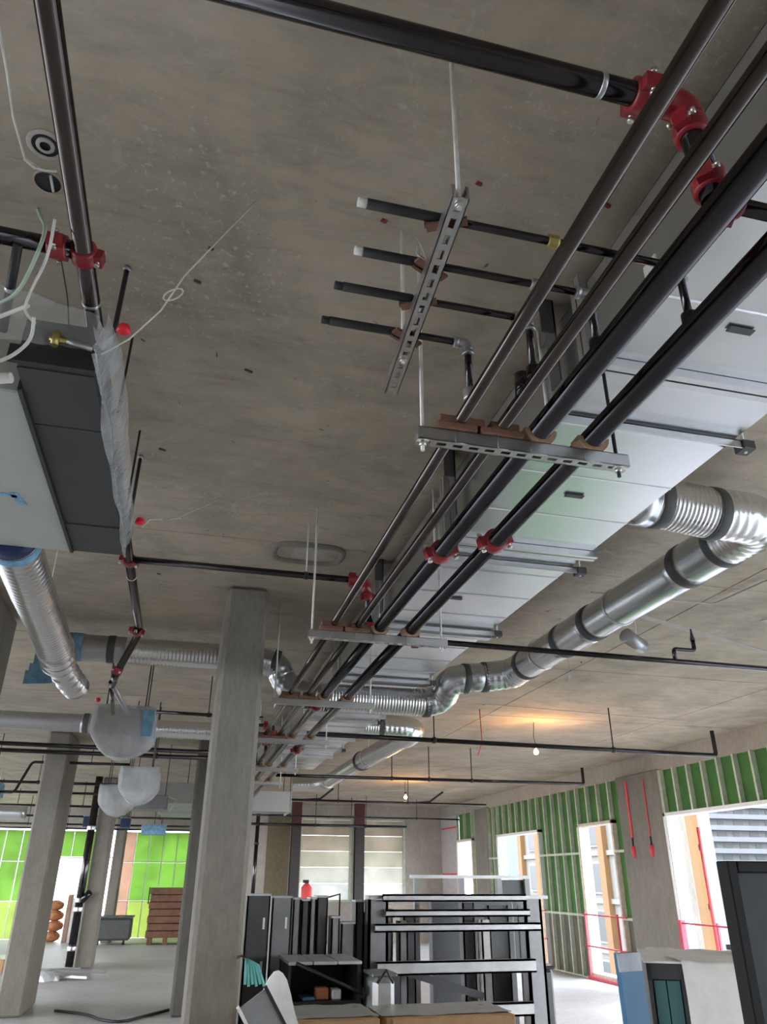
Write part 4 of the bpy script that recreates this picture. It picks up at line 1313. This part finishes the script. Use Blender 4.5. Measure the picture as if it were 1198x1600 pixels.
# red cords on the right pier and red guard rails
for lab, y, z0 in (('long red webbing strap hanging on the right concrete pier, nearer its left side', 12.3, 1.98), ('thin red cord hanging on the right concrete pier, right of the wider strap', 11.75, 1.98)):
    t = T('hanging_strap', lab, 'strap', (7.38, y, z0))
    w2 = 0.03 if y > 12 else 0.012
    P(t, 'webbing', bx(7.384, 7.392, y - w2, y + w2, z0 + 0.25, 3.12), 'red_cord')
    P(t, 'hook', tb([(7.388, y, z0 + 0.25), (7.388, y, z0 + 0.1)], 0.014, 8), 'black')
    P(t, 'weight', tb([(7.388, y, z0 + 0.12), (7.388, y, z0 + 0.02), (7.388, y, z0 - 0.06)], lambda d: 0.038 if d < 0.15 else 0.015, 10), 'red_cord')
for lab, y0, y1, posts, x in (('red guard rail across the wide right opening', 6.8, 11.28, (8.2, 9.5, 10.35, 11.2), 7.36), ('red guard rail across the far double opening', 15.9, 18.5, (16.2, 17.2, 18.2), 7.36), ('red guard rail across the narrow opening beside the pier', 12.75, 14.3, (13.05, 14.2), 7.36)):
    t = T('guard_rail', lab, 'railing', (x, (y0 + y1) / 2, 0))
    for z in (1.02, 0.52):
        P(t, 'rail', bx(x - 0.01, x + 0.01, y0, y1, z - 0.011, z + 0.011), 'rail')
    P(t, 'toe_board', bx(x - 0.012, x + 0.012, y0, y1, 0.0, 0.05), 'rail')
    for y in posts:
        w2 = 0.04 if y == 11.2 else 0.014
        P(t, 'post', bx(x - w2, x + w2, y - w2, y + w2, 0, 1.06), 'rail')
t = T('safety_pole', 'slim red vertical pole standing in the wide right opening', 'pole', (7.45, 10.55, 0))
P(t, 'shaft', tb([(7.45, 10.55, 0.1), (7.45, 10.55, 2.3)], 0.025, 8), 'red_cord')
P(t, 'foot', bx(7.38, 7.52, 10.48, 10.62, 0.0501, 0.1), 'red_cord')

# ================================================================== FLOOR CLUTTER
# ladder-like steel rack in front
def upright(bm, x0, x1, y0, y1, z0, z1):
    box(bm, x0, x1, y0, y1, z0, z1, bev=0.006)


t = T('steel_rack', 'grey steel ladder-like rack with six cross rails standing behind the cardboard boxes', 'rack', (2.05, 6.0, 0))
for x0, x1 in ((1.38, 1.53), (2.60, 2.74)):
    bm = bmesh.new()
    box(bm, x0, x0 + 0.02, 5.98, 6.10, 0, 1.46)
    box(bm, x0, x1, 5.98, 6.0, 0, 1.46)
    box(bm, x1 - 0.02, x1, 5.98, 6.10, 0, 1.46)
    P(t, 'upright', bm, 'frame_mid')
for z, a, b, h in ((1.345, 1.50, 2.62, 0.05), (1.25, 1.42, 2.70, 0.055), (0.985, 1.44, 2.64, 0.085), (0.72, 1.44, 2.60, 0.085), (0.50, 1.55, 2.60, 0.08), (1.445, 1.48, 2.60, 0.05)):
    bm = bmesh.new()
    box(bm, a, b, 5.93, 5.945, z, z + h)
    box(bm, a, b, 5.93, 5.979, z + h - 0.012, z + h)
    box(bm, a, b, 5.93, 5.979, z, z + 0.012)
    P(t, 'cross_rail', bm, 'frame_light')
P(t, 'top_bar', bx(1.385, 2.80, 5.98, 6.12, 1.462, 1.485), 'frame_light')
for k, (x0, x1, z1, y, mt) in enumerate(((1.45, 1.60, 1.36, 6.45, 'frame_dark'), (1.62, 1.70, 1.38, 6.5, 'frame_mid'), (1.73, 1.80, 1.30, 6.42, 'frame_mid'), (1.80, 1.90, 1.36, 6.55, 'frame_dark'), (2.32, 2.42, 1.42, 6.6, 'frame_dark'), (2.44, 2.52, 1.30, 6.5, 'foam'), (2.54, 2.72, 1.40, 6.6, 'frame_dark'), (2.78, 2.9, 1.44, 6.45, 'frame_mid'))):
    bm = bmesh.new()
    box(bm, x0, x1, y, y + 0.012, 0, z1)
    box(bm, x0, x0 + 0.012, y, y + 0.10, 0, z1)
    box(bm, x1 - 0.012, x1, y, y + 0.10, 0, z1)
    S('frame_section', bm, mt, '%s upright frame section behind the steel rack, %s from the left' % ('pale' if mt == 'foam' else 'dark' if mt == 'frame_dark' else 'grey', ['first', 'second', 'third', 'fourth', 'fifth', 'sixth', 'seventh', 'eighth'][k]), 'door frame', ((x0 + x1) / 2, y, 0), 'frame sections behind the rack')
t = T('frame_section', 'long grey channel leaning diagonally across the inside of the rack', 'door frame', (2.0, 6.3, 0.9))
bm = bmesh.new()
obox(bm, (2.0, 6.28, 0.90), Vector((1, 0, -0.28)).normalized(), AY, Vector((0.28, 0, 1)).normalized(), 0.35, 0.04, 0.025)
P(t, 'channel', bm, 'frame_dark')
bm = bmesh.new()
obox(bm, (1.66, 6.28, 0.99 / 2), AX, AY, AZ, 0.03, 0.03, 0.99 / 2)
P(t, 'leg', bm, 'frame_dark')
S('frame_section', bx(2.3, 3.1, 7.4, 7.5, 0, 1.42, bev=0.006), 'frame_dark', 'low dark steel panel standing behind the rack, right part', 'panel', (2.7, 7.4, 0))
t = T('steel_rack', 'thin grey shelf frame standing further behind the rack, under the small far window', 'rack', (2.9, 7.9, 0))
for x in (2.28, 2.75, 3.15, 3.45):
    P(t, 'upright', bx(x, x + 0.05, 7.88, 7.93, 0, 1.60), 'frame_mid')
P(t, 'top_bar', bx(2.25, 3.5, 7.86, 7.95, 1.60, 1.63), 'frame_light')
P(t, 'back_panel', bx(3.16, 3.50, 7.94, 7.96, 0.8, 1.59), 'frame_dark')
# row of standing dark door frames
xs = [(0.50, 0.66, 1.485, 5.9, 'frame_dark'), (0.68, 0.82, 1.47, 5.95, 'frame_mid'), (0.835, 0.89, 1.46, 6.0, 'frame_mid'), (0.90, 0.955, 1.45, 6.02, 'frame_dark'), (0.965, 1.01, 1.46, 6.05, 'frame_mid'), (1.02, 1.10, 1.47, 6.08, 'frame_dark'), (1.12, 1.18, 1.34, 6.02, 'frame_mid'), (1.20, 1.30, 1.30, 6.06, 'frame_mid'), (1.315, 1.375, 1.44, 6.10, 'frame_dark')]
for k, (x0, x1, z1, y, mt) in enumerate(xs):
    nm = ['first', 'second', 'third', 'fourth', 'fifth', 'sixth', 'seventh', 'eighth', 'ninth'][k]
    t = T('door_frame', '%s grey steel door frame standing in the row right of the big column' % nm, 'door frame', ((x0 + x1) / 2, y, 0), 'standing steel door frames')
    bm = bmesh.new()
    box(bm, x0, x1, y, y + 0.012, 0, z1)
    box(bm, x0, x0 + 0.01, y, y + 0.13, 0, z1)
    box(bm, x1 - 0.01, x1, y, y + 0.13, 0, z1)
    box(bm, x0 + 0.01, x0 + 0.03, y + 0.118, y + 0.13, 0, z1)
    P(t, 'profile', bm, mt)
    P(t, 'top_cap', bx(x0 - 0.004, x1 + 0.004, y - 0.004, y + 0.14, z1, z1 + 0.012), 'frame_light')
    if k < 2:
        for z in (1.28, 1.02):
            P(t, 'paper_tag', bx(x1 - 0.045, x1 - 0.03, y - 0.003, y, z, z + 0.07), 'foam')
S('wire_frame', tb([(1.06, 6.25, 0), (1.06, 6.25, 1.45), (1.22, 6.25, 1.49), (1.22, 6.25, 0)], 0.008, 8), 'black', 'thin black wire hoop rising above the standing door frames', 'wire frame', (1.1, 6.25, 0))
# dark open cart with pale top
t = T('tool_cart', 'dark open metal cart with a pale three-part top, right of the big column', 'cart', (0.95, 5.5, 0))
bm = bmesh.new()
box(bm, 0.74, 0.76, 5.4, 5.85, 0.0, 1.11)
box(bm, 1.18, 1.20, 5.4, 5.85, 0.0, 1.11)
box(bm, 0.76, 1.18, 5.83, 5.85, 0.0, 1.11)
box(bm, 0.76, 1.18, 5.4, 5.83, 0.90, 0.9145)
box(bm, 0.76, 1.18, 5.4, 5.83, 0.2, 0.215)
P(t, 'body', bm, 'black')
for k in range(3):
    P(t, 'top_panel', bx(0.735 + k * 0.158, 0.885 + k * 0.158, 5.36, 5.86, 1.111, 1.13, bev=0.004), 'frame_light')
P(t, 'rail', tb([(0.78, 5.34, 1.125), (1.22, 5.34, 0.95)], 0.01, 8), 'black')
P(t, 'bracket', bx(1.2, 1.21, 5.33, 5.42, 0.93, 0.99), 'black')
for lab, nm, cat, b_, mt in (('orange packet lying inside the dark cart', 'packet', 'packet', (0.93, 1.01, 5.45, 5.55, 0.9155, 0.98), 'orange'), ('white packet beside the orange one inside the cart', 'packet', 'packet', (1.03, 1.09, 5.45, 5.55, 0.9155, 0.97), 'foam'), ('blue tray under the orange packet inside the cart', 'tray', 'tray', (0.84, 0.92, 5.42, 5.6, 0.9155, 0.935), 'blue_panel')):
    S(nm, bx(*b_, bev=0.006), mt, lab, cat, (b_[0], b_[2], b_[4]))
t = T('equipment_case', 'grey rounded machine casing between the cart and the steel rack', 'case', (1.25, 5.4, 0))
P(t, 'shell', bx(1.25, 1.39, 5.25, 5.5, 0, 1.05, bev=0.03), 'frame_light')
P(t, 'lid', bx(1.24, 1.40, 5.24, 5.51, 1.051, 1.07, bev=0.005), 'frame_mid')
P(t, 'handle', tb([(1.27, 5.235, 1.02), (1.32, 5.21, 1.09), (1.37, 5.235, 1.02)], 0.008, 8), 'black')
# white foam sheet, curved
bm = bmesh.new()
rows = []
for k in range(13):
    s = k / 12
    x = 0.455 + 0.27 * s
    zt = 1.0 + 0.17 * math.sin(math.pi * min(1, s * 1.25)) * (1 if s < 0.8 else 1) - 0.28 * max(0, s - 0.6)
    y = 4.44 + 0.05 * math.sin(s * 3)
    rows.append([bm.verts.new((x, y, 0)), bm.verts.new((x, y, zt)), bm.verts.new((x, y + 0.03, zt)), bm.verts.new((x, y + 0.03, 0))])
for a, b in zip(rows, rows[1:]):
    for q in range(4):
        bm.faces.new((a[q], b[q], b[(q + 1) % 4], a[(q + 1) % 4]))
bm.faces.new(rows[0])
bm.faces.new(rows[-1][::-1])
S('foam_sheet', bm, 'foam', 'off-white curved foam sheet standing at the foot of the big column', 'foam sheet', (0.65, 4.44, 0))
t = T('framed_panel', 'small grey framed panel leaning beside the big column foot', 'panel', (0.5, 4.6, 0))
ax = Vector((0.55, 0, -0.83)).normalized()
az = Vector((0.83, 0, 0.55)).normalized()
bm = bmesh.new()
obox(bm, (0.52, 4.33, 0.93), ax, AY, az, 0.17, 0.012, 0.07)
P(t, 'panel', bm, 'frame_mid')
for s in (-1, 1):
    bm = bmesh.new()
    obox(bm, Vector((0.52, 4.325, 0.93)) + az * 0.075 * s, ax, AY, az, 0.18, 0.018, 0.008)
    P(t, 'frame_side', bm, 'foam' if s < 0 else 'black')
bm = bmesh.new()
obox(bm, (0.56, 4.345, 0.42), AX, AY, AZ, 0.03, 0.01, 0.42)
P(t, 'prop', bm, 'frame_dark')
t = T('strap_bundle', 'bundle of teal straps hanging at the big column foot', 'straps', (0.5, 5.1, 0.9))
for k in range(6):
    a = -0.5 + k * 0.22
    P(t, 'strap', tb([(0.452, 5.12, 1.17), (0.45 + 0.014 * k, 5.08, 1.14), (0.45 + 0.022 * k, 5.06, 1.05 - 0.01 * (k % 2))], 0.009, 6), 'teal_rag')
P(t, 'hook', tb([(0.4305, 5.26, 1.18), (0.455, 5.12, 1.17)], 0.008, 6), 'black')
# cardboard boxes at the bottom edge
for lab, x0, x1, y0, y1, z1 in (('cardboard box with grey plastic over it, left of the two at the bottom edge', 0.60, 1.12, 4.55, 5.05, 0.95), ('cardboard box with grey plastic over it, right of the two at the bottom edge', 1.17, 1.90, 4.6, 5.05, 0.94)):
    t = T('cardboard_box', lab, 'box', ((x0 + x1) / 2, (y0 + y1) / 2, 0))
    P(t, 'carton', bx(x0, x1, y0, y1, 0, z1 - 0.012, bev=0.004), 'card')
    bm = bmesh.new()
    N = 10
    g = [[bm.verts.new((x0 - 0.01 + (x1 - x0 + 0.02) * i / N, y0 + 0.06 + (y1 - y0 - 0.05) * j / N, z1 - 0.008 + 0.008 * noise.noise((i * 0.6, j * 0.6, x0)))) for j in range(N + 1)] for i in range(N + 1)]
    for i in range(N):
        for j in range(N):
            bm.faces.new((g[i][j], g[i + 1][j], g[i + 1][j + 1], g[i][j + 1])).smooth = True
    P(t, 'plastic_cover', bm, 'grey_sheet')
    P(t, 'flap', bx(x0 + 0.03, x1 - 0.03, y0 - 0.012, y0, z1 - 0.16, z1 - 0.014), 'card')
# dark bin / post right of the rack
t = T('waste_bin', 'tall dark narrow bin standing right of the steel rack', 'bin', (2.85, 6.2, 0))
P(t, 'body', bx(2.74, 2.88, 6.16, 6.4, 0, 0.98, bev=0.02), 'frame_dark')
P(t, 'rim', bx(2.73, 2.89, 6.15, 6.41, 0.98, 1.0, bev=0.006), 'black')
P(t, 'lid', bx(2.75, 2.87, 6.18, 6.38, 1.0, 1.012), 'frame_mid')
t = T('board_stack', 'stack of green boards on the floor, seen only mirrored in the duct underside', 'boards', (4.1, 7.6, 0))
for k in range(4):
    P(t, 'board', bx(3.55 + 0.02 * (k % 2), 4.75 + 0.02 * (k % 2), 6.6, 9.0, 0.10 + k * 0.016, 0.115 + k * 0.016), 'green_board')
for y in (6.9, 7.8, 8.7):
    P(t, 'bearer', bx(3.6, 4.7, y - 0.05, y + 0.05, 0, 0.10), 'wood')
# right foreground: blue panel, wrapped crate, dark frame
bm = bmesh.new()
obox(bm, (2.02, 3.5, 0.655), Vector((1, 0, 0.03)).normalized(), AY, Vector((-0.03, 0, 1)).normalized(), 0.055, 0.02, 0.65)
pn = S('leaning_panel', bm, 'blue_panel', 'narrow blue sheet standing on end against the wrapped crate', 'panel', (2.02, 3.5, 0))
bm = bmesh.new()
obox(bm, (1.995, 3.478, 1.27), Vector((1, 0, 0.03)).normalized(), AY, Vector((-0.03, 0, 1)).normalized(), 0.057, 0.003, 0.035)
P(pn, 'plastic_flap', bm, 'film_milky')
t = T('wrapped_crate', 'large white plastic wrapped crate in the right foreground with a teal end', 'crate', (2.10, 3.52, 0))
t.rotation_euler.z = -0.5
bm = bmesh.new()
box(bm, 2.10, 3.5, 3.52, 3.535, 1.20, 1.262)
box(bm, 2.24, 3.5, 3.52, 3.535, 0.0, 1.20)
box(bm, 2.10, 2.118, 3.52, 4.2, 0, 1.262)
box(bm, 3.48, 3.5, 3.535, 4.2, 0, 1.25)
box(bm, 2.118, 3.48, 4.185, 4.2, 0, 1.25)
P(t, 'box_shell', bm, 'frame_dark')
P(t, 'top_sheet', bx(2.09, 3.5, 3.515, 4.2, 1.262, 1.270), 'foam')
bm = bmesh.new()
NX, NZ = 56, 30
g = []
for i in range(NX + 1):
    row = []
    for j in range(NZ + 1):
        s, q = i / NX, j / NZ
        x = 2.25 + 1.26 * s + 0.006 * math.sin(q * 9)
        z = 0.02 + 1.245 * q
        y = 3.512 - 0.035 * abs(noise.noise((x * 5, z * 2.0, 2))) - 0.016 * abs(noise.noise((x * 14, z * 2.5, 5)))
        row.append(bm.verts.new((x, y, z)))
    for j in range(9):
        q = j / 8
        row.append(bm.verts.new((2.25 - 0.12 * q + (1.26 + 0.13 * q) * i / NX, 3.51 + 0.7 * q, 1.272 + 0.012 * noise.noise((i * 0.3, j * 0.8, 3)))))
    g.append(row)
for i in range(NX):
    for j in range(NZ + 9):
        bm.faces.new((g[i][j], g[i + 1][j], g[i + 1][j + 1], g[i][j + 1])).smooth = True
P(t, 'plastic_wrap', bm, 'foam', 'creased white wrap')
P(t, 'end_board', bx(2.125, 2.175, 3.528, 3.55, 0, 1.195), 'teal', 'teal board inside the open end')
P(t, 'end_board', bx(2.18, 2.235, 3.532, 3.555, 0, 1.195), 'teal', 'teal board inside the open end')
S('dark_slat', bx(2.70, 2.95, 3.68, 3.76, 1.288, 1.31, bev=0.003), 'frame_dark', 'dark flat slat lying on top of the wrapped crate', 'slat', (2.8, 3.7, 1.288))
t = T('framed_panel', 'tall dark framed panel at the right edge in front of the wrapped crate', 'panel', (2.27, 3.05, 0))
P(t, 'frame_side', bx(2.27, 2.305, 3.05, 3.11, 0, 1.655, bev=0.004), 'matte_black')
P(t, 'frame_side', bx(2.93, 2.965, 3.05, 3.11, 0, 1.665, bev=0.004), 'matte_black')
P(t, 'frame_top', bx(2.305, 2.93, 3.05, 3.11, 1.62, 1.655, bev=0.004), 'matte_black')
P(t, 'glass_pane', bx(2.305, 2.93, 3.07, 3.085, 0, 1.62), plain('dark_glass', (0.03, 0.036, 0.04), 0.5, 0, 0.3, 3, spec=0.2))
t.location = (1.71, 2.30, 0)
S('low_crate', bx(2.2, 2.42, 4.35, 4.55, 0, 0.78, bev=0.01), 'stud', 'small grey-green crate just left of the blue sheet at the bottom edge', 'crate', (2.3, 4.35, 0))
# fire extinguisher standing on frames far back
t = T('fire_extinguisher', 'red fire extinguisher standing behind the door frames', 'extinguisher', (3.1, 17.0, 0))
P(t, 'cylinder', tb([(2.62, 17.0, 1.0), (2.62, 17.0, 1.42), (2.62, 17.0, 1.5)], lambda d: 0.11 if d < 0.45 else 0.04, 14), 'red_cord')
P(t, 'handle', bx(2.54, 2.66, 16.98, 17.02, 1.5, 1.56), 'black')
P(t, 'stand', bx(2.55, 2.69, 16.93, 17.07, 0, 1.0), 'frame_dark')

# left aisle: drain pipe, bins, lumber stacks, cable
t = T('drain_pipe', 'black vertical drain pipe with pale clamps in front of the left-centre column', 'pipe', (-1.83, 17.6, 0))
P(t, 'tube', tb([(-1.80, 17.62, 0.0), (-1.80, 17.62, HC - 0.0005)], 0.075, 14), 'black_pipe')
for z in (0.35, 1.02, 1.18, 2.5):
    P(t, 'clamp', ring((-1.80, 17.62, z), AZ, 0.085, 0.04, 0.07), 'galv')
P(t, 'branch', tb([(-1.80, 17.62, 1.12), (-1.62, 17.50, 1.32)], 0.06, 12), 'black_pipe')
t = T('debris_pile', 'low heap of grey offcuts on the floor right of the left column foot', 'debris', (-2.05, 16.2, 0))
random.seed(5)
for k in range(7):
    bm = bmesh.new()
    a = random.uniform(-0.4, 0.4)
    obox(bm, (-2.2 + 0.13 * k, 16.2 + random.uniform(-.3, .3), 0.05 + 0.035 * (k % 4)), Vector((math.cos(a), math.sin(a), random.uniform(-0.05, 0.05))).normalized(), Vector((-math.sin(a), math.cos(a), 0)), AZ, random.uniform(0.25, 0.45), 0.05, 0.02)
    P(t, 'offcut', bm, 'frame_mid' if k % 2 else 'galv_dull')
bm = bmesh.new()
bmesh.ops.create_icosphere(bm, subdivisions=2, radius=0.18)
for v in bm.verts:
    v.co = Vector((v.co.x * 1.2 - 1.95, v.co.y + 15.9, abs(v.co.z) * 0.9 + 0.02 * noise.noise(v.co * 9)))
P(t, 'sack', bm, 'frame_light')
t = T('lumber_stack', 'brown stack of boards on a pallet at the far end of the left aisle', 'lumber', (-0.2, 23.6, 0))
for k in range(7):
    P(t, 'board', bx(-0.62 + 0.02 * (k % 2), 0.45, 23.3, 24.2, 0.16 + k * 0.17, 0.16 + k * 0.17 + 0.155, bev=0.01), 'pallet')
for x in (-0.5, -0.1, 0.3):
    P(t, 'skid', bx(x - 0.06, x + 0.06, 23.3, 24.2, 0, 0.16), 'pallet')
P(t, 'dark_end_cap', bx(-0.66, -0.63, 23.3, 23.5, 0.95, 1.35), 'black')
t = T('waste_bin', 'dark green-grey wheeled tub beside the slim far column', 'bin', (-1.5, 24.0, 0))
P(t, 'tub', bx(-1.95, -1.0, 23.4, 24.2, 0.1, 0.62, bev=0.05), 'bin')
P(t, 'rim', bx(-1.98, -0.97, 23.37, 24.23, 0.62, 0.66, bev=0.01), 'bin')
for x in (-1.8, -1.15):
    P(t, 'wheel', tb([(x - 0.03, 23.5, 0.07), (x + 0.03, 23.5, 0.07)], 0.07, 12), 'black')
t = T('sack_stack', 'orange-brown sacks stacked by the far white doorway', 'sacks', (-3.3, 24.8, 0))
random.seed(9)
for k in range(8):
    bm = bmesh.new()
    bmesh.ops.create_icosphere(bm, subdivisions=2, radius=1)
    c = Vector((-3.45 + 0.33 * (k % 2) + random.uniform(-.04, .04), 24.9, 0.13 + 0.25 * (k // 2)))
    for v in bm.verts:
        v.co = Vector((v.co.x * 0.24, v.co.y * 0.25, v.co.z * 0.14)) + c
    P(t, 'sack', bm, 'orange')
t = T('sheet_stack', 'grey sheets standing on edge right of the orange sacks', 'sheets', (-2.75, 24.5, 0))
for k in range(4):
    P(t, 'sheet', bx(-2.80 + k * 0.14, -2.70 + k * 0.14, 24.4, 24.9, 0, 1.15 - 0.08 * (k % 2)), 'frame_light' if k % 2 else 'salmon')
t = T('lumber_stack', 'low yellow-green bundle lying at the left edge behind the left column', 'lumber', (-4.5, 17.0, 0))
for k in range(3):
    P(t, 'board', bx(-5.2, -2.35, 17.2 + 0.12 * k, 17.3 + 0.12 * k, 0.22, 0.30), 'stud')
for x in (-4.6, -3.0):
    P(t, 'bearer', bx(x - 0.1, x + 0.1, 17.15, 17.6, 0, 0.22), 'card')
S('floor_cable', tb(resample(fillet([(-1.35, 12.4, 0.016), (-0.9, 12.0, 0.016), (-0.7, 11.5, 0.016), (-0.45, 11.3, 0.016), (-0.2, 11.7, 0.016), (0.1, 12.15, 0.016)], 0.4), 0.06), 0.016, 8), 'black', 'black cable lying in a curve on the aisle floor', 'cable', (-0.6, 11.6, 0))

# ================================================================== OUTSIDE
K('street_ground', bx(-140, 320, -120, 340, -9.2, -9.0), 'street')
t = T('apartment_tower', 'white apartment tower with stacked balconies beyond the wide right opening', 'building', (180, 208, -9))
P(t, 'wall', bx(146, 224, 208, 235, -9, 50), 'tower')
for k in range(18):
    z = -7 + k * 3.1
    b = P(t, 'balcony', bx(145, 225, 205.8, 208, z, z + 0.4), 'tower')
    P(b, 'parapet', bx(145, 225, 205.8, 205.95, z + 0.4, z + 1.3), 'tower')
    for q in range(14):
        x = 147.5 + q * 5.5 + (k % 3) * 0.7
        P(t, 'window', bx(x, x + (3.2 if (q + k) % 4 else 2.0), 207.9, 208.02, z + 0.7, z + 2.7), 'tower_glass')
t = T('facade_building', 'white and ochre building facing the right openings', 'building', (28, 46, -9))
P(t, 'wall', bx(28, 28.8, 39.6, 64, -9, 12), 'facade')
for fl in range(7):
    z = -8.2 + fl * 2.9
    P(t, 'string_course', bx(27.8, 28, 39.6, 64, z - 0.35, z - 0.05), 'facade')
    for k in range(7):
        y = 40.6 + k * 3.4
        o = P(t, 'window_frame', bx(27.86, 28.0, y, y + 1.5, z + 0.2, z + 2.2), 'facade')
        P(o, 'pane', bx(27.82, 27.86, y + 0.15, y + 1.35, z + 0.35, z + 2.05), 'tower_glass')
for k in range(8):
    y = 39.6 + k * 3.4
    P(t, 'pilaster', bx(27.6, 28, y, y + 0.75, -9, 11), 'ochre')
P(t, 'cornice', bx(27.2, 28, 39.6, 64, 11.2, 12.1), 'ochre')
t = T('facade_building', 'pale building with a blue wrapped end seen through the far opening', 'building', (40, 90, -9))
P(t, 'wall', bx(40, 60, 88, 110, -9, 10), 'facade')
P(t, 'blue_sheet', bx(39.8, 40, 90, 97, -9, 8.5), 'blue_wrap')
P(t, 'roof_edge', bx(39.6, 60.2, 87.8, 110.2, 10, 10.5), 'facade')
